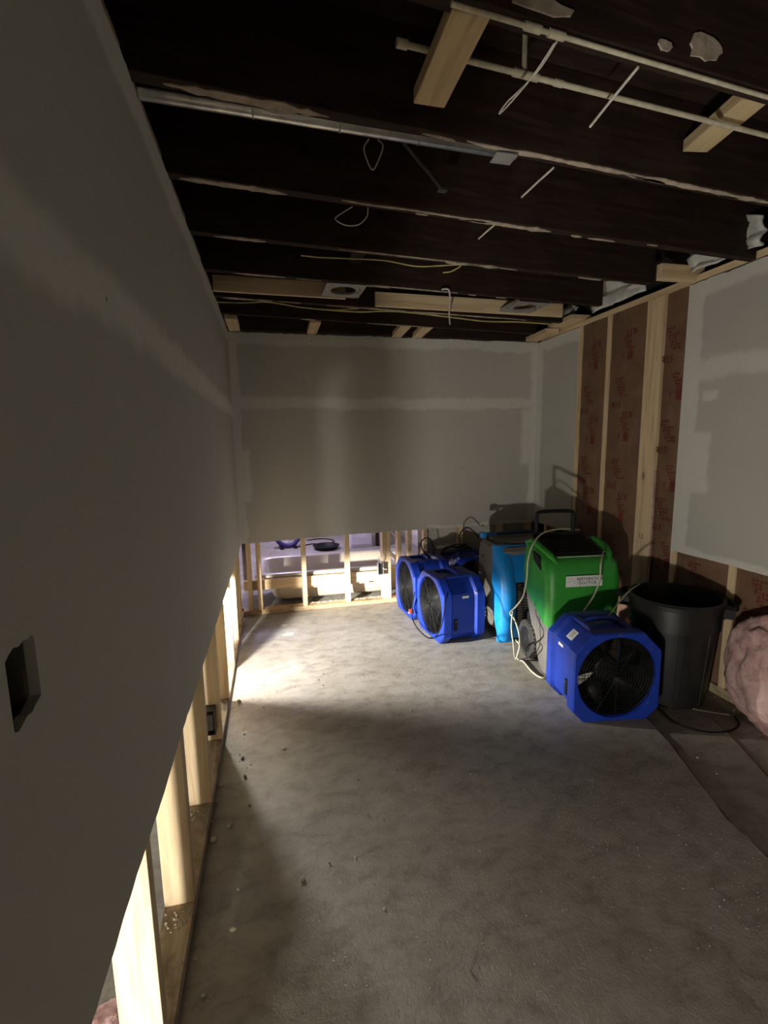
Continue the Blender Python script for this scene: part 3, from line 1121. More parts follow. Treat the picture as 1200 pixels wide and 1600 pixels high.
# things on the bathroom floor
rf = empty('round_fan', (0.16, 6.75, 0.0), radians(8))
tag(rf, 'dark violet round fan standing on the bathroom floor', 'fan')
MB().torus((0, 0, 0.20), 0.165, 0.032, 48, 12, 'y').build('ring', plain('violet_rubber', (0.03, 0.02, 0.12), 0.5), rf, smooth=True)
mb = MB()
for k in range(5):
    a = 2 * pi * k / 5
    mb.hexa([(cos(a) * 0.03, -0.006, 0.2 + sin(a) * 0.03), (cos(a + .4) * 0.13, 0.012, 0.2 + sin(a + .4) * 0.13), (cos(a + .4) * 0.13, 0.016, 0.2 + sin(a + .4) * 0.13), (cos(a) * 0.03, 0.0, 0.2 + sin(a) * 0.03),
             (cos(a + .5) * 0.03, -0.006, 0.2 + sin(a + .5) * 0.03), (cos(a + .9) * 0.13, 0.0, 0.2 + sin(a + .9) * 0.13), (cos(a + .9) * 0.13, 0.004, 0.2 + sin(a + .9) * 0.13), (cos(a + .5) * 0.03, 0.0, 0.2 + sin(a + .5) * 0.03)])
each(mb, 'blade', LABELW, rf)
MB().lathe([(0.035, -0.02), (0.035, 0.03)], (0, 0, 0.2), 20, True, 'y').build('hub', BLACK, rf, smooth=True)
each(MB().box(-0.12, -0.07, -0.08, 0.1, 0.0, 0.03).box(0.07, 0.12, -0.08, 0.1, 0.0, 0.03), 'foot', BLACK, rf, bevel=0.005)
cable('fan_cord', [(0.30, 6.75, 0.008), (0.50, 6.9, 0.008), (0.72, 6.85, 0.008), (0.85, 7.05, 0.008), (0.70, 7.25, 0.008), (0.45, 7.2, 0.008)], 0.008, BLACKM,
      'dark cord curling over the bathroom floor beside the round fan', 'cord')
pan = empty('shallow_pan', (0.68, 6.55, 0))
tag(pan, 'dark round shallow pan on the bathroom floor behind the tub', 'pan')
MB().lathe([(0.15, 0.0), (0.185, 0.05), (0.19, 0.055), (0.18, 0.055), (0.145, 0.008)], (0, 0, 0), 36).build('dish', BLACK, pan, smooth=True)
van = empty('white_cabinet', (1.175, 6.5, 0))
tag(van, 'lilac white cabinet standing upright beyond the tub', 'cabinet')
MB().box(-0.16, 0.16, 0, 0.4, 0, 0.75).build('body', VANITY, van, 0.006)
MB().box(-0.145, 0.145, -0.016, -0.0005, 0.04, 0.72).build('door', VANITY, van, 0.004)
MB().tube([(0.12, -0.03, 0.42), (0.12, -0.03, 0.52)], 0.006, 8).build('handle', GALV, van)
for i, x in enumerate((1.40, 1.49)):
    o = struct(MB().box(x, x + 0.035, 6.5, 6.58, 0, HC).build('trim_%d' % (i + 1), JOIST, None, 0.002))
o = struct(MB().box(1.4355, 1.4895, 6.52, 6.55, 0.52, 0.545).build('trim_3', JOIST))
o = struct(MB().box(-0.36, -0.32, 5.05, 5.12, 0, HC).build('trim_4', JOIST))
# white waste pipes leaning in the stud bay beside the tub
for p, q, lab in (((1.062, 4.205, 0.625), (1.140, 4.207, 0.545), 'thin white pipe slanting high between the studs'),
                  ((1.050, 4.206, 0.425), (1.150, 4.208, 0.330), 'thick white pipe slanting low between the studs')):
    r = 0.007 if p[2] > 0.5 else 0.018
    P, Q = Vector(p), Vector(q)
    d = (Q - P)
    o = MB().tube([P - d * 0.8, Q + d * 0.1], r, 12).build('waste_pipe', VANITY, None, smooth=True)
    tag(o, lab, 'pipe')
# outlet box on the double stud
eb = empty('outlet_box', (0.934, 4.045, 0.285))
tag(eb, 'open metal outlet box with loose wires on the double stud', 'outlet box')
mb = MB()
mb.box(-0.052, -0.050, 0.0, 0.06, 0, 0.11).box(-0.004, -0.002, 0.0, 0.06, 0, 0.11).box(-0.052, -0.002, 0.058, 0.06, 0, 0.11).box(-0.052, -0.002, 0.0, 0.06, 0, 0.002).box(-0.052, -0.002, 0.0, 0.06, 0.108, 0.11)
mb.build('box', GALVD, eb)
mb = MB()
mb.box(-0.043, -0.025, 0.01, 0.05, 0.01, 0.10)
mb.build('receptacle', BLACK, eb, 0.002)
mb = MB()
mb.tube(smooth_path([(-0.02, 0.02, 0.10), (-0.035, -0.005, 0.14), (-0.02, 0.01, 0.18), (-0.03, 0.03, 0.22)]), 0.003, 6)
mb.tube(smooth_path([(-0.035, 0.03, 0.10), (-0.05, 0.0, 0.13), (-0.045, 0.01, 0.16), (-0.01, 0.0, 0.17)]), 0.0025, 6)
mb.tube(smooth_path([(-0.012, 0.01, 0.06), (0.008, -0.012, 0.05), (0.022, -0.02, 0.055)]), 0.0025, 6)
each(mb, 'wire', WIRE_W, eb, smooth=True)
eb2 = empty('outlet_box', (-0.355, 2.205, 0.10))
tag(eb2, 'dark grey outlet box on the side of a left wall stud', 'outlet box')
mb = MB()
mb.box(-0.026, 0.028, 0.052, 0.056, 0, 0.125).box(-0.026, -0.024, 0.0, 0.052, 0, 0.125).box(0.024, 0.028, 0.0, 0.052, 0, 0.125).box(-0.024, 0.024, 0, 0.052, 0, 0.003).box(-0.024, 0.024, 0, 0.052, 0.122, 0.125)
mb.build('box', STEELD, eb2, 0.001)
MB().box(-0.02, 0.02, 0.006, 0.05, 0.02, 0.10).build('receptacle', GREYP, eb2, 0.002)


dark_liner = empty('outlet_box', (-A - 0.016, 0.599, 1.195))  # dark liner added to keep lamp light out of the hole
tag(dark_liner, 'dark box added to shade the inside of the ragged hole in the left wall', 'outlet box')
mb = MB()
mb.box(-0.062, -0.060, -0.034, 0.034, -0.05, 0.05).box(-0.060, 0.0, -0.034, -0.032, -0.05, 0.05).box(-0.060, 0.0, 0.032, 0.034, -0.05, 0.05).box(-0.060, 0.0, -0.032, 0.032, -0.05, -0.048).box(-0.060, 0.0, -0.032, 0.032, 0.048, 0.05)
mb.build('box', GREYP, dark_liner, 0.001)
MB().box(-0.0595, -0.045, -0.012, 0.012, -0.03, 0.03).build('bracket', STEELD, dark_liner, 0.001)


# ------------------------------------------------------------------ blue axial fans
def make_fan():
    """front face at y=0 looking to -y, base centre of the front face at the origin"""
    r = empty('axial_fan')
    hw, hh, dep, zc_ = 0.245, 0.245, 0.36, 0.2455
    R = 0.218
    n = 64

    def prof(scale, y, lowcut=1.0):
        pts = []
        for i in range(n):
            a = 2 * pi * (i + 0.5) / n
            c, s = cos(a), sin(a)
            k = 1 / max(abs(c) / hw, abs(s) / hh)
            x, z = k * c, k * s
            ch = 0.385 if s > 0 else 0.425          # octagon corners
            d = abs(c) + abs(s)
            k2 = ch / d
            k = min(k, k2)
            k = max(k, R + 0.012) if scale >= 0.97 else k
            x, z = k * c * scale, k * s * scale
            pts.append((x, y, zc_ + z))
        return pts
    circ = lambda R_, y: [(R_ * cos(2 * pi * (i + 0.5) / n), y, zc_ + R_ * sin(2 * pi * (i + 0.5) / n)) for i in range(n)]
    mb = MB()
    mb.loft([circ(R, 0.012), circ(R + 0.006, 0.0), prof(0.975, 0.0), prof(1.0, 0.010), prof(1.0, 0.070), prof(0.925, 0.088),
             prof(0.925, 0.275), prof(1.0, 0.292), prof(1.0, 0.350), prof(0.975, dep), circ(R + 0.006, dep), circ(R, dep - 0.012), circ(R, 0.2), circ(R, 0.012)], caps=False)
    mb.build('housing', BLUE, r, smooth=True, angle=28)
    for y in (0.006, dep - 0.006):
        mb = MB()
        for k in range(1, 14):
            mb.torus((0, y, zc_), R * k / 13.2, 0.0016, 44, 4, 'y')
        for k in range(12):
            a = 2 * pi * k / 12
            mb.tube([(0.02 * cos(a), y + 0.002, zc_ + 0.02 * sin(a)), (R * cos(a), y + 0.002, zc_ + R * sin(a))], 0.0018, 4)
        stuffed(mb.build('grille', BLACKM, r))
    mb = MB()
    mb.lathe([(0.06, 0.10), (0.072, 0.11), (0.072, 0.28), (0.05, 0.30)], (0, 0, zc_), 24, True, 'y')
    mb.build('motor', BLACK, r, smooth=True)
    mb = MB()
    mb.loft([circ(R - 0.001, 0.02), circ(R - 0.001, dep - 0.02), circ(R - 0.004, dep - 0.02), circ(R - 0.004, 0.02), circ(R - 0.001, 0.02)], caps=False)
    mb.build('shroud', BLACK, r, smooth=True)
    for k in range(5):
        a = 2 * pi * k / 5 + 0.3
        P = lambda rr, da, y: (rr * cos(a + da), y, zc_ + rr * sin(a + da))
        mb = MB()
        g = [[P(0.065, -.30, .15), P(0.13, -.26, .145), P(0.205, -.30, .14)], [P(0.065, 0, .13), P(0.13, .05, .115), P(0.205, .05, .105)], [P(0.065, .3, .11), P(0.13, .38, .085), P(0.205, .42, .07)]]
        vs = [v for row in g for v in row]
        fs = [(i * 3 + j, i * 3 + j + 1, i * 3 + j + 4, i * 3 + j + 3) for i in range(2) for j in range(2)]
        mb.add(vs, fs)
        o = mb.build('fan_blade', BLACK, r, smooth=True)
        md = o.modifiers.new('solid', 'SOLIDIFY')
        md.thickness = 0.004
    # raised carrying rails and handle on top
    zt_ = zc_ + hh * 0.925
    mb = MB()
    for s in (-1, 1):
        mb.hexa([(s * 0.105 - 0.02, 0.07, zt_ - 0.01), (s * 0.105 + 0.02, 0.07, zt_ - 0.01), (s * 0.105 + 0.02, 0.29, zt_ - 0.01), (s * 0.105 - 0.02, 0.29, zt_ - 0.01),
                 (s * 0.105 - 0.016, 0.085, zt_ + 0.018), (s * 0.105 + 0.016, 0.085, zt_ + 0.018), (s * 0.105 + 0.016, 0.275, zt_ + 0.018), (s * 0.105 - 0.016, 0.275, zt_ + 0.018)])
    each(mb, 'stacking_rail', BLUE, r, bevel=0.005)
    mb = MB()
    mb.tube(smooth_path([(-0.095, 0.20, zt_ + 0.008), (-0.06, 0.20, zt_ + 0.026), (0.06, 0.20, zt_ + 0.026), (0.095, 0.20, zt_ + 0.008)], 5), 0.013, 10)
    mb.build('handle', BLUE, r, smooth=True)
    # side latch strips, switch, sticker, screws
    for s in (-1, 1):
        x = s * hw * 0.925
        latch = MB().box(x - 0.010, x + 0.010, 0.100, 0.126, 0.105, 0.195).build('latch', BLACK, r, 0.004)
        MB().lathe([(0.005, 0), (0.004, 0.003)], (0, 0, 0), 10, True, 'x').build('bolt', GALV, latch).location = (x + s * 0.010, 0.113, 0.180)
    sgn = MB()
    # sticker on the upper left chamfer
    cx, cz = -(0.385 / 2) * 0.925, zc_ + (0.385 / 2) * 0.925
    ux, uz = Vector((0.7071, 0, 0.7071)), Vector((0, 1, 0))
    nn = Vector((-0.7071, 0, 0.7071))
    c0 = Vector((cx, 0.17, cz)) + nn * 0.0012
    q = [c0 + ux * a * 0.030 + uz * b * 0.032 for a, b in ((-1, -1), (1, -1), (1, 1), (-1, 1))]
    sgn.hexa([p for p in q] + [p + nn * 0.0008 for p in q])
    st = sgn.build('sticker', LABELW, r)
    sg2 = MB()
    for k in range(5):
        cc = c0 + nn * 0.0009 + ux * (0.018 - 0.008 * k) - uz * (0.004 * (k % 2))
        q = [cc + ux * a * 0.0016 + uz * b * (0.018 - 0.003 * (k % 3)) for a, b in ((-1, -1), (1, -1), (1, 1), (-1, 1))]
        sg2.hexa([p for p in q] + [p + nn * 0.0003 for p in q])
    stuffed(sg2.build('sticker_print', INK_G, st))
    mb = MB()
    x = -hw * 0.925
    MB().box(x - 0.0015, x + 0.002, 0.18, 0.235, 0.345, 0.362).build('badge', LABELW, r)
    x = hw * 0.925
    MB().box(x - 0.002, x + 0.0015, 0.17, 0.225, 0.345, 0.362).build('badge', LABELW, r)
    for a in (40, 140, 220, 320, 90, 270):
        mb.lathe([(0.005, -0.0025), (0.005, 0.002)], (0.236 * cos(radians(a)), 0, zc_ + 0.236 * sin(radians(a))), 8, True, 'y')
    each(mb, 'screw', GALV, r)
    return r


def copy_tree(o, parent=None):
    c = o.copy()
    COL.objects.link(c)
    c.parent = parent
    for ch in list(o.children):
        copy_tree(ch, c)
    return c


def fan_place(o, corner, n_ang, label):
    """corner: floor point under the front face's viewer-right edge; n_ang: heading of the front normal in degrees"""
    a = radians(n_ang)
    nv = Vector((cos(a), sin(a), 0))
    o.rotation_euler = (0, 0, a + pi / 2)
    o.scale = (0.955, 0.955, 0.985)
    o.location = corner
    tag(o, label, 'fan', 'blue axial fans')


fan = make_fan()
fans = [fan] + [copy_tree(fan) for _ in range(3)]
fan_place(fans[0], (1.682, 1.955, 0.0), 261, 'nearest blue axial fan, facing out beside the black bin')
fan_place(fans[1], (1.105, 3.275, 0.0), 186, 'blue axial fan turned to the left wall, front one of the pair')
fan_place(fans[2], (1.05, 3.775, 0.0), 184, 'blue axial fan by the back wall studs, behind another fan')
fan_place(fans[3], (1.655, 3.665, 0.0), 268, 'shadowed blue axial fan wedged beside the light blue dehumidifier')
o = MB().box(-0.012, 0.012, -0.02, 0.012, -0.018, 0.018).build('red_tag', RED, fans[2], 0.003)
o.location = (0.225, -0.022, 0.10)
MB().box(-0.0125, 0.0125, -0.0215, -0.0195, -0.016, -0.006).build('tag_band', LABELW, o)


# ------------------------------------------------------------------ light blue dehumidifier
bd = empty('dehumidifier', (1.575, 2.955, 0.0), radians(-2))
tag(bd, 'light blue and grey dehumidifier between the fans and the green one', 'dehumidifier')
BWd = 0.50
mb = MB()
mb.loft([rrect(0.25, 0.20, 0.03, 0.06, 4, 0.25, 0.33), rrect(0.25, 0.20, 0.03, 0.60, 4, 0.25, 0.33), rrect(0.245, 0.205, 0.03, 0.665, 4, 0.25, 0.31), rrect(0.22, 0.19, 0.03, 0.69, 4, 0.25, 0.32)])
mb.build('body', BROWNG, bd, smooth=True, angle=35)
mb = MB()
mb.box(-0.0015, 0.002, 0.40, 0.455, 0.565, 0.572)
mb.build('side_slot', BLACK, bd)


def bow(z):      # front edge of the bowed shell: depth from the front plane
    t = z / 0.70
    return 0.14 * (2 * t - 1.0) ** 2 * (1.0 if t > 0.5 else 0.35) + 0.0 * t


for s, x0, x1 in ((-1, -0.03, 0.085), (1, 0.415, 0.53)):
    mb = MB()
    rings = []
    for k in range(17):
        z = 0.005 + 0.70 * k / 16
        f = bow(z)
        back = 0.175 + 0.02 * (k / 16)
        if z < 0.24:
            back = 0.175 - 0.13 * ((0.24 - z) / 0.24) ** 1.2
        o0, i0 = (x0, x1) if s < 0 else (x1, x0)
        m = 0.03
        xi = lambda t: o0 + (i0 - o0) * t
        rings.append([(xi(0.0), back, z), (xi(0.0), f + m * 1.6, z), (xi(0.12), f + m * 0.5, z), (xi(0.40), f, z), (xi(0.80), f + 0.004, z), (xi(1.0), f + 0.02, z), (xi(1.0), back, z)])
    mb.loft(rings)
    mb.build('side_shell', CYAN, bd, smooth=True, angle=50)
mb = MB()
rings = []
for k in range(9):
    z = 0.455 + 0.245 * k / 8
    f = bow(z) + 0.018
    rings.append([(0.085, f, z), (0.415, f, z), (0.415, 0.20, z), (0.085, 0.20, z)])
mb.loft(rings)
mb.build('front_panel', CYAN, bd, smooth=True, angle=40)
mb = MB()
mb.box(0.088, 0.412, 0.06, 0.20, 0.02, 0.12)
mb.build('lower_panel', CYAN, bd, 0.01)
MB().box(0.10, 0.40, 0.075, 0.135, 0.121, 0.452).build('front_grille', GREYP, bd, 0.006)
mb = MB()
mb.box(0.087, 0.413, 0.04, 0.075, 0.432, 0.454).box(0.087, 0.105, 0.04, 0.075, 0.121, 0.432).box(0.395, 0.413, 0.04, 0.075, 0.121, 0.432)
each(mb, 'grille_frame', BLACK, bd, bevel=0.004)
mb = MB()
for k in range(14):
    mb.box(0.115, 0.385, 0.062, 0.074, 0.14 + k * 0.02, 0.147 + k * 0.02)
each(mb, 'louvre', GREYP, bd)
mb = MB()
mb.loft([rrect(0.20, 0.15, 0.04, 0.691, 4, 0.26, 0.35), rrect(0.19, 0.14, 0.04, 0.712, 4, 0.26, 0.35)])
mb.build('top_tray', BROWNG, bd, smooth=True, angle=40)
hd = MB().tube([(0.005, 0.44, 0.735), (0.50, 0.47, 0.735)], 0.014, 10).build('handle', plain('deep_blue_bar', (0.01, 0.05, 0.16), 0.5), bd, smooth=True)
mb = MB()
mb.box(-0.02, 0.022, 0.415, 0.462, 0.708, 0.757)
mb.build('handle_end', CYAN, hd, 0.008)
mb = MB()
mb.box(0.03, 0.05, 0.43, 0.455, 0.69, 0.73).box(0.44, 0.46, 0.43, 0.455, 0.69, 0.73)
each(mb, 'handle_bracket', BLACK, bd, bevel=0.003)


def wheel(parent, x, y, r, wdt, s):
    mb = MB()
    mb.lathe([(r * 0.70, 0), (r * 0.94, 0), (r, wdt * 0.2), (r, wdt * 0.8), (r * 0.94, wdt), (r * 0.70, wdt)], (x, y, r), 36, True, 'x')
    t = mb.build('wheel', RUBBER, parent, smooth=True, angle=40)
    mb = MB()
    xo = x if s < 0 else x + wdt
    mb.lathe([(r * 0.66, -0.002), (r * 0.62, 0.006 * -1), (r * 0.30, -0.004), (r * 0.20, -0.012), (0.005, -0.012)], (xo, y, r), 30, True, 'x') if s < 0 else mb.lathe([(r * 0.66, 0.002), (r * 0.62, 0.006), (r * 0.30, 0.004), (r * 0.20, 0.012), (0.005, 0.012)], (xo, y, r), 30, True, 'x')
    mb.build('hub', BLACK, t, smooth=True)
    mb = MB()
    for k in range(26):
        a = 2 * pi * k / 26
        c, sn = cos(a), sin(a)
        mb.hexa([(x + q, y + rr * cos(a + da), r + rr * sin(a + da)) for rr in (r * 0.985, r * 1.0005) for q, da in ((0.006, -.05), (wdt - 0.006, -.05), (wdt - 0.006, .05), (0.006, .05))])
    stuffed(mb.build('tread', SCUFF, t))
    return t


wheel(bd, -0.055, 0.43, 0.115, 0.048, -1)
wheel(bd, 0.507, 0.43, 0.115, 0.048, 1)

# ------------------------------------------------------------------ green dehumidifier
gd = empty('dehumidifier', (1.595, 2.475, 0.0), radians(-7))
tag(gd, 'green and grey dehumidifier with a white name label and black handle', 'dehumidifier')
GW, GD = 0.475, 0.40


def green_ring(z0f, z0b, front=0.0, side=0.0, r=0.055, n=6):
    """ring of a rounded rectangle whose height runs from z0f at the front to z0b at the back"""
    pts = rrect(GW / 2 - side, GD / 2 - front / 2 - side * 0.5, r, 0, n, GW / 2, GD / 2 + front / 2)
    return [(x, y, z0f + (z0b - z0f) * max(0, min(1, (y / GD)))) for x, y, _ in pts]


mb = MB()
mb.loft([green_ring(0.300, 0.50, 0.01, 0.006), green_ring(0.306, 0.505), green_ring(0.50, 0.60, -0.012, -0.004), green_ring(0.645, 0.71),
         green_ring(0.700, 0.775, 0.01, 0.006), green_ring(0.726, 0.800, 0.035, 0.025), green_ring(0.734, 0.808, 0.06, 0.045, 0.04),
         green_ring(0.726, 0.800, 0.065, 0.05, 0.04)])
mb.build('cowl', GREEN, gd, smooth=True, angle=50)
# carrying grips moulded into the cowl's upper corners
for s in (0, 1):
    x = 0.028 if s == 0 else GW - 0.028
    mb = MB()
    mb.tube(smooth_path([(x, 0.40, 0.775), (x, 0.30, 0.805), (x, 0.16, 0.785), (x + (0.02 if s == 0 else -0.02), 0.07, 0.750), (x + (0.05 if s == 0 else -0.05), 0.022, 0.690)], 6), [0.012] * 6 + [0.020] * 13 + [0.014] * 6, 10)
    mb.build('grip', GREEN, gd, smooth=True)
    xs = -0.001 if s == 0 else GW - 0.004
    mb = MB()
    mb.hexa([(xs - 0.003, 0.10, 0.655), (xs + 0.005, 0.10, 0.655), (xs + 0.005, 0.21, 0.70), (xs - 0.003, 0.21, 0.70), (xs - 0.001, 0.13, 0.735), (xs + 0.007, 0.13, 0.735), (xs + 0.007, 0.23, 0.752), (xs - 0.001, 0.23, 0.752)])
    mb.build('grip_shade', BLACK, gd)  # solid black patch on the cowl standing in for the opening's shade
mb = MB()
mb.loft([[(0.075, 0.075, 0.730), (GW - 0.06, 0.075, 0.730), (GW - 0.06, 0.385, 0.80), (0.075, 0.385, 0.80)],
         [(0.08, 0.08, 0.748), (GW - 0.065, 0.08, 0.748), (GW - 0.065, 0.38, 0.832), (0.08, 0.38, 0.832)]])
lid = mb.build('filter_lid', BLACK, gd, 0.004)
MB().box(0.09, GW - 0.08, 0.068, 0.0745, 0.733, 0.746).build('edge_strip', LABELW, gd)
mb = MB()
for k in range(9):
    y = 0.11 + 0.03 * k
    z = 0.748 + 0.084 * (y - 0.08) / 0.30
    mb.box(0.10, GW - 0.085, y, y + 0.010, z - 0.004, z + 0.006)
each(mb, 'louvre', BLACK, lid)
# grey lower body: front leg column and sloping flanks
mb = MB()


def gprof(z):
    t = z / 0.50
    back = 0.12 + 0.28 * min(1, t * 1.1)
    return back


rings = []
for k in range(12):
    z = 0.002 + 0.49 * k / 11
    zf = min(z, 0.335)
    b = 0.13 + 0.25 * min(1.0, (z / 0.42)) ** 0.9
    rr = rrect(GW / 2 - 0.010, b / 2 - 0.012, 0.04, z, 5, GW / 2, b / 2)
    rings.append([(x, y, min(z, 0.30 + 0.17 * max(0, y) / GD + 0.02)) for x, y, _ in rr])
mb.loft(rings)
mb.build('base', GREYP, gd, smooth=True, angle=50)
mb = MB()
mb.box(0.03, GW - 0.03, 0.10, 0.38, 0.05, 0.30)
mb.build('undercarriage', BLACK, gd, 0.02)
wheel(gd, -0.012, 0.285, 0.128, 0.042, -1)
wheel(gd, GW - 0.030, 0.285, 0.128, 0.042, 1)
# label with the company mark
lb = MB().box(-0.117, 0.117, -0.0015, 0, -0.034, 0.034).build('name_label', LABELW, gd, 0.0006)
lb.location = (0.222, -0.0135, 0.612)
mb = MB()
place_text(mb, 'RESTORATION', 0.0265, (0.036, -0.0019, 0.0125), (1, 0, 0), (0, 0, 1), 0.0004, 0.93)
place_text(mb, 'DOCTOR', 0.0265, (0.022, -0.0019, -0.0125), (1, 0, 0), (0, 0, 1), 0.0004, 1.02)
stuffed(mb.build('lettering', INK, lb))
mb = MB()


def stroke(pts, w_=0.0016, y=-0.0019):
    for (x0, z0), (x1, z1) in zip(pts[:-1], pts[1:]):
        d = Vector((x1 - x0, 0, z1 - z0))
        nrm = Vector((-d.z, 0, d.x)).normalized() * w_ / 2
        a, b = Vector((x0, y, z0)), Vector((x1, y, z1))
        q = [a - nrm, b - nrm, b + nrm, a + nrm]
        mb.hexa([p for p in q] + [p + Vector((0, -0.0003, 0)) for p in q])


stroke([(-0.108, -0.004), (-0.095, -0.003), (-0.079, 0.018), (-0.055, -0.012)])
stroke([(-0.047, -0.004), (-0.043, -0.011), (-0.051, -0.018)])
stroke([(-0.106, 0.012), (-0.100, 0.020), (-0.092, 0.016)], 0.001)
stroke([(-0.03, -0.0265), (0.078, -0.0265)], 0.0012)
stuffed(mb.build('roof_mark', INK_G, lb))
# tube handle
hz = 0.985
hp = [(0.085, 0.37, 0.80), (0.085, 0.375, 0.88), (0.085, 0.378, hz - 0.03), (0.115, 0.38, hz), (0.315, 0.38, hz), (0.345, 0.378, hz - 0.03), (0.345, 0.375, 0.88), (0.345, 0.37, 0.80)]
MB().tube(smooth_path(hp, 6), 0.0125, 12).build('handle', BLACK, gd, smooth=True)
MB().box(0.055, 0.375, 0.352, 0.395, 0.800, 0.842).build('handle_bar', BLACK, gd, 0.01)

# ------------------------------------------------------------------ round bin
bn = empty('waste_bin', (2.185, 2.135, -0.0115), radians(-44))
tag(bn, 'black round waste bin without lid against the right wall', 'bin')
mb = MB()
mb.lathe([(0.165, 0.0), (0.178, 0.006), (0.212, 0.44), (0.226, 0.442), (0.231, 0.565), (0.240, 0.567), (0.243, 0.59), (0.236, 0.602), (0.226, 0.602), (0.222, 0.58), (0.206, 0.45), (0.172, 0.02), (0.10, 0.012)], (0, 0, 0), 56)
mb.build('body', BINM, bn, smooth=True, angle=35)
for s in (-1, 1):
    mb = MB()
    mb.tube(smooth_path([(s * 0.232, -0.065, 0.585), (s * 0.272, -0.055, 0.575), (s * 0.282, 0, 0.568), (s * 0.272, 0.055, 0.575), (s * 0.232, 0.065, 0.585)], 5), 0.013, 8)
    mb.box(min(s * 0.225, s * 0.275), max(s * 0.225, s * 0.275), -0.07, -0.05, 0.52, 0.585)
    mb.box(min(s * 0.225, s * 0.275), max(s * 0.225, s * 0.275), 0.05, 0.07, 0.52, 0.585)
    mb.build('handle', BLACK, bn, smooth=True, angle=30)
mb = MB()
for k in range(8):
    a = 2 * pi * k / 8 + 0.2
    c, s = cos(a), sin(a)
    P = lambda rr, da, z: (rr * cos(a + da), rr * sin(a + da), z)
    mb.hexa([P(0.174, -.09, 0.02), P(0.184, -.07, 0.02), P(0.184, .07, 0.02), P(0.174, .09, 0.02), P(0.207, -.09, 0.44), P(0.2165, -.07, 0.44), P(0.2165, .07, 0.44), P(0.207, .09, 0.44)])
each(mb, 'rib', BINM, bn, bevel=0.003)


# ------------------------------------------------------------------ insulation heap and small tuft
def fluff(name, c, rad, seed, mat, label, cat, sub=5, amp=0.22, zmin=0.0015):
    import bmesh
    bm = bmesh.new()
    bmesh.ops.create_icosphere(bm, subdivisions=sub, radius=1)
    for v in bm.verts:
        d = v.co.normalized()
        k = 1 + amp * noise.noise(d * 1.7 + Vector((seed, 0, 0))) + amp * 0.55 * (1 - 2 * abs(noise.noise(Vector((d.x * 3.2, d.y * 3.2, d.z * 1.3)) + Vector((0, seed, 0))))) - amp * 0.3 + amp * 0.12 * noise.noise(d * 11 + Vector((0, 0, seed)))
        p = d * k
        v.co = Vector((c[0] + p.x * rad[0], c[1] + p.y * rad[1], max(zmin, c[2] + p.z * rad[2])))
    me = bpy.data.meshes.new(name)
    bm.to_mesh(me)
    bm.free()
    o = mk(name, me, mat, None, smooth=True, angle=180)
    return tag(o, label, cat)


fluff('insulation_heap', (2.375, 1.70, 0.27), (0.125, 0.24, 0.285), 4.2, PINK, 'crumpled heap of pink fibreglass insulation by the right wall', 'insulation', zmin=-0.017)
fluff('insulation_tuft', (-0.47, 1.10, 0.035), (0.05, 0.06, 0.05), 7.7, PINK, 'small tuft of pink insulation behind the left wall studs', 'insulation', 4)

# ------------------------------------------------------------------ cords
cord1 = [at(905, 828, y=2.84), at(880, 826, y=2.80), at(850, 832, y=2.70), at(833, 850, y=2.62), at(825, 875, y=2.60), at(823, 905, y=2.60), at(817, 932, y=2.62),
         at(806, 948, y=2.66), at(797, 958, y=2.66), at(804, 968, y=2.62), at(811, 990, y=2.55), at(812, 1010, z=0.10), at(808, 1028, z=0.012), at(818, 1034, z=0.008), at(832, 1050, z=0.008), at(848, 1059, z=0.008), at(866, 1052, z=0.008), at(890, 1048, z=0.008)]
cable('power_cord', cord1, 0.0055, CORD_B, 'beige cord draped over the green dehumidifier down to the floor', 'cord', k=8)
cable('power_cord', [at(801, 955, y=2.62), at(799, 980, y=2.60), at(802, 1005, y=2.60), at(805, 1030, z=0.012), at(812, 1010, y=2.56), at(806, 1000, y=2.6)], 0.0045, CORD_B,
      'pale cord loop hanging between the two dehumidifiers', 'cord')
cp2 = [at(958, 882, y=2.72), at(950, 868, y=2.60), at(943, 862, y=2.47), at(939, 880, y=2.375), at(937, 905, y=2.37), at(928, 930, y=2.36), at(912, 955, y=2.30), at(905, 968, y=2.24), at(903, 975, y=2.20)]
cable('power_cord', cp2, 0.0050, CORD_B, 'beige cord running down the green front across the white label', 'cord', k=8)
cable('power_cord', [at(1000, 912, y=2.14), at(985, 922, y=2.13), at(968, 940, y=2.16), at(956, 956, y=2.16), at(946, 968, y=2.14)], 0.0045, CORD_G,
      'thin olive cord from the bin rim to the nearest fan', 'cord')
cable('power_cord', [at(648, 925, x=1.06), at(644, 950, x=1.045), at(645, 968, x=1.03), at(655, 985, x=1.02), at(668, 996, z=0.012), at(679, 996, z=0.02), at(688, 982, x=1.06), at(693, 962, x=1.085), at(696, 940, x=1.11), at(700, 925, y=3.05)], 0.0045, BLACKM,
      'black cord looping under the front of the left fan pair', 'cord')
cable('power_cord', [at(672, 872, y=3.85), at(661, 860, y=3.83), at(658, 848, y=3.82), at(664, 841, y=3.82), at(672, 842, y=3.82), at(677, 855, y=3.83), at(678, 872, y=3.85)], 0.005, BLACKM,
      'black cord loop standing up behind the back fan', 'cord')
cable('power_cord', [at(722, 868, y=3.75), at(718, 845, y=3.76), at(720, 832, y=3.78), at(730, 824, y=3.80), at(740, 830, y=3.82), at(748, 840, y=3.85)], 0.005, BLACKM,
      'black cord arching up beside the light blue dehumidifier', 'cord')
cable('power_cord', [(2.02, 1.99, -0.007), at(1060, 1102, z=-0.007), at(1090, 1109, z=-0.008), at(1120, 1114, z=-0.012), at(1140, 1117, z=-0.012)], 0.0045, CORD_G,
      'olive cord lying straight on the floor at the foot of the bin', 'cord')
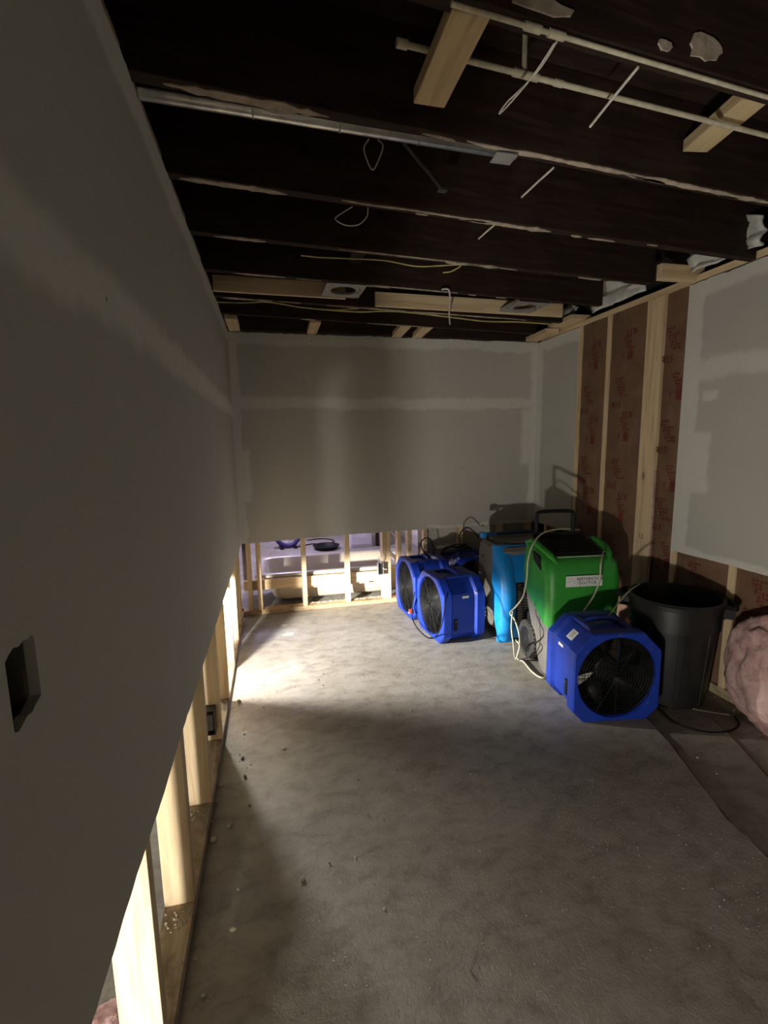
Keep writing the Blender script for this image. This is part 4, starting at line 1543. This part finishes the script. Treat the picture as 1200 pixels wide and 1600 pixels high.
cable('power_cord', [at(1028, 1104, z=-0.006), at(1050, 1125, z=-0.006), at(1080, 1138, z=-0.006), at(1110, 1144, z=-0.008), at(1140, 1142, z=-0.012), at(1155, 1132, z=-0.012), at(1148, 1120, z=-0.012)], 0.0050, BLACKM,
      'black cord curling on the floor past the bin', 'cord')
# tangle of black cord over the shadowed fan
random.seed(5)
tg = []
for k in range(22):
    a = k * 1.35
    tg.append((1.52 + 0.15 * cos(a) + random.uniform(-.03, .03), 3.78 + 0.11 * sin(a * 1.1) + random.uniform(-.02, .02), 0.525 + 0.022 * sin(k * 2.3) + 0.010))
cable('power_cord', tg, 0.006, BLACKM, 'tangled black cord lying on top of the shadowed fan', 'cord', n=6, k=6)

# ------------------------------------------------------------------ rubble
import bmesh


def chunk_mesh(seed):
    bm = bmesh.new()
    bmesh.ops.create_icosphere(bm, subdivisions=1, radius=1)
    for v in bm.verts:
        d = v.co.normalized()
        v.co = d * (0.8 + 0.5 * noise.noise(d * 1.9 + Vector((seed * 3.1, 0, 0))))
        v.co.z *= 0.62
    zmin = min(v.co.z for v in bm.verts)
    for v in bm.verts:
        v.co.z -= zmin
    me = bpy.data.meshes.new('rubble_chunk')
    bm.to_mesh(me)
    bm.free()
    return me


CM = [chunk_mesh(i) for i in range(6)]
for m_ in CM:
    m_.materials.append(PLASTER)
CG = [chunk_mesh(i + 20) for i in range(4)]
for m_ in CG:
    m_.materials.append(GRIME)


def chunk(px, py, s, i, label=None, dark=False):
    p = at(px, py, z=0.0)
    if p.x > 1.5:
        p = at(px, py, z=-0.0118)
    o = mk('rubble_chunk', (CG if dark else CM)[i % (4 if dark else 6)], None)
    o.location = p
    o.scale = (s * random.uniform(0.8, 1.3), s * random.uniform(0.7, 1.1), s)
    o.rotation_euler = (0, 0, random.uniform(0, 6.28))
    where = ('in the shaded strip beside the left bottom plate' if p.x < -0.12 and p.y < 2.3 else
             'at the brightest part of the floor near the left studs' if p.y > 2.3 and p.x < 0.25 else
             'on the sunken strip of floor by the bin' if p.x > 1.5 else
             'on the floor midway to the fans' if p.y > 1.75 else 'on the dim floor nearest the viewer')
    kind = 'small dark crumb of rubble ' if dark else 'small pale crumb of plaster '
    tag(o, label or kind + where, 'rubble', ('dark crumbs ' if dark else 'pale crumbs ') + where)
    return o


big = [(374, 1098, 0.021, 'largest pale plaster chunk at the edge of the bright patch'), (358, 1293, 0.017, 'pale plaster chunk beside the left plate, largest one in the shade'),
       (334, 1315, 0.017, 'grey plaster chunk touching the left bottom plate'), (443, 1170, 0.013, 'single brownish chunk in the dim floor beyond the bright patch'),
       (365, 1455, 0.013, 'whitish plaster chunk lying lowest in the left shade'), (350, 1190, 0.012, 'pale chunk leaning on the plate below the grey outlet box')]
for i, (x, y, s, lab) in enumerate(big):
    o = chunk(x, y, s, i, lab)
    del o['group']
for i, (x, y, s) in enumerate(((412, 1070, .007), (460, 1073, .006), (395, 1092, .005), (420, 1085, .005), (432, 1080, .005), (440, 1092, .005), (425, 1093, .004), (390, 1075, .004),
                               (472, 1375, .010), (372, 1390, .007), (318, 1557, .008), (305, 1500, .008), (642, 1110, .008), (640, 1067, .006), (345, 1228, .009), (338, 1255, .010), (330, 1285, .009), (349, 1240, .006),
                               (392, 1195, .005), (381, 1155, .004), (386, 1200, .004), (560, 1160, .005), (600, 1190, .005), (690, 1150, .005), (735, 1210, .005), (820, 1235, .005), (650, 1235, .005), (750, 1330, .005), (555, 1340, .005), (600, 1420, .005), (1090, 1185, .008), (1120, 1210, .006))):
    chunk(x, y, s, i)
for i, (x, y, s) in enumerate(((498, 1063, .006), (505, 1071, .006), (383, 1215, .011), (379, 1186, .011), (390, 1260, .008), (382, 1148, .006), (412, 1106, .006), (505, 1053, .005), (520, 1035, .005),
                               (520, 1031, .004), (540, 1058, .004), (575, 1275, .007), (560, 1220, .006), (375, 1180, .005), (600, 1282, .006), (735, 1520, .008), (515, 1350, .006), (700, 1265, .006), (620, 1205, .005), (830, 1180, .006), (480, 1120, .004))):
    chunk(x, y, s, i, None, True)


def smear(px, py, s, seed, label):
    p = at(px, py, z=0.0)
    pts = []
    for i in range(18):
        a = 2 * pi * i / 18
        k = s * (0.75 + 0.6 * noise.noise(Vector((cos(a) * 1.6, sin(a) * 1.6, seed))))
        pts.append((p.x + 1.25 * k * cos(a), p.y + 0.8 * k * sin(a)))
    o = MB().loft([[(x, y, 0.0003) for x, y in pts], [(p.x + (x - p.x) * 0.9, p.y + (y - p.y) * 0.9, 0.0022) for x, y in pts]]).build('plaster_smear', MUD)
    return tag(o, label, 'plaster')


smear(452, 991, 0.050, 1.0, 'largest white plaster smear on the bright floor before the tub')
smear(444, 977, 0.022, 2.0, 'small white plaster smear nearest the back wall plate')
smear(455, 1036, 0.020, 3.0, 'small white plaster smear in the middle of the bright floor')


def crumbs(name, n, fn, s0, s1, mat, label, seed):
    rnd = random.Random(seed)
    mb = MB()
    for k in range(n):
        x, y, z = fn(rnd)
        s = rnd.uniform(s0, s1)
        a = rnd.uniform(0, 6.28)
        c, sn = cos(a) * s, sin(a) * s
        q = [(x + c, y + sn), (x - sn, y + c * rnd.uniform(.5, 1)), (x - c * rnd.uniform(.6, 1.1), y - sn), (x + sn, y - c * rnd.uniform(.5, 1))]
        t = (x + rnd.uniform(-.3, .3) * s, y + rnd.uniform(-.3, .3) * s, z + s * rnd.uniform(.5, 1.0))
        mb.add([(*p, z) for p in q] + [t], [(3, 2, 1, 0), (0, 1, 4), (1, 2, 4), (2, 3, 4), (3, 0, 4)])
    o = mb.build(name, mat)
    o['kind'] = 'stuff'
    return tag(o, label, 'debris')


crumbs('plaster_dust', 500, lambda r: (XL + abs(r.gauss(0.03, 0.05)), r.uniform(0.9, 3.9), 0.0005), 0.0012, 0.004, PLASTER, 'fine plaster crumbs strewn along the left bottom plate', 1)
crumbs('plaster_dust', 260, lambda r: (XL - 0.045 + r.uniform(-.04, .04), r.choice(LY[5:12]) - 0.06 - abs(r.gauss(0, 0.05)), 0.0385), 0.002, 0.006, PLASTER, 'crumbs heaped on the left bottom plate against the studs', 2)
crumbs('plaster_dust', 420, lambda r: (lambda k: (r.uniform(0.2, 0.95), YB + (r.uniform(0.05, 0.086) if k else r.uniform(0.093, 0.16)), 0.0385 if k else 0.002))(r.random() < .4), 0.004, 0.012, PLASTER, 'broken plaster bits along the plate in front of the tub', 3)
crumbs('plaster_dust', 700, lambda r: (lambda x: (x, r.uniform(0.9, 1.65 if x > 0.95 else 3.6), 0.0005))(r.uniform(-0.2, 1.7)), 0.0010, 0.0032, PLASTER, 'fine pale grit scattered over the middle of the floor', 4)
crumbs('plaster_dust', 160, lambda r: (XR - 0.02 - abs(r.gauss(0, 0.05)), r.uniform(1.2, 2.1), -0.0178), 0.002, 0.007, PLASTER, 'crumbs along the right bottom plate near the heap', 5)

# ------------------------------------------------------------------ work lamps (their light is set at the top)


def work_lamp(loc, face, label):
    r = empty('work_lamp', (loc.x, loc.y, 0), face)
    tag(r, label, 'lamp')
    z = loc.z
    MB().lathe([(0.075, 0.0), (0.075, 0.008), (0.012, 0.014), (0.009, z - 0.10), (0.02, z - 0.09)], (-0.10, 0, 0), 20).build('stand', BLACK, r, smooth=True, angle=30)
    MB().lathe([(0.02, z - 0.10), (0.05, z - 0.075), (0.05, z + 0.07), (0.03, z + 0.09)], (-0.10, 0, 0), 20).build('housing', BLACK, r, smooth=True, angle=30)
    return r


work_lamp(LAMP1, 0, 'black work lamp standing behind the left wall studs')
work_lamp(LAMP2, radians(35), 'black work lamp on the floor of the next room')
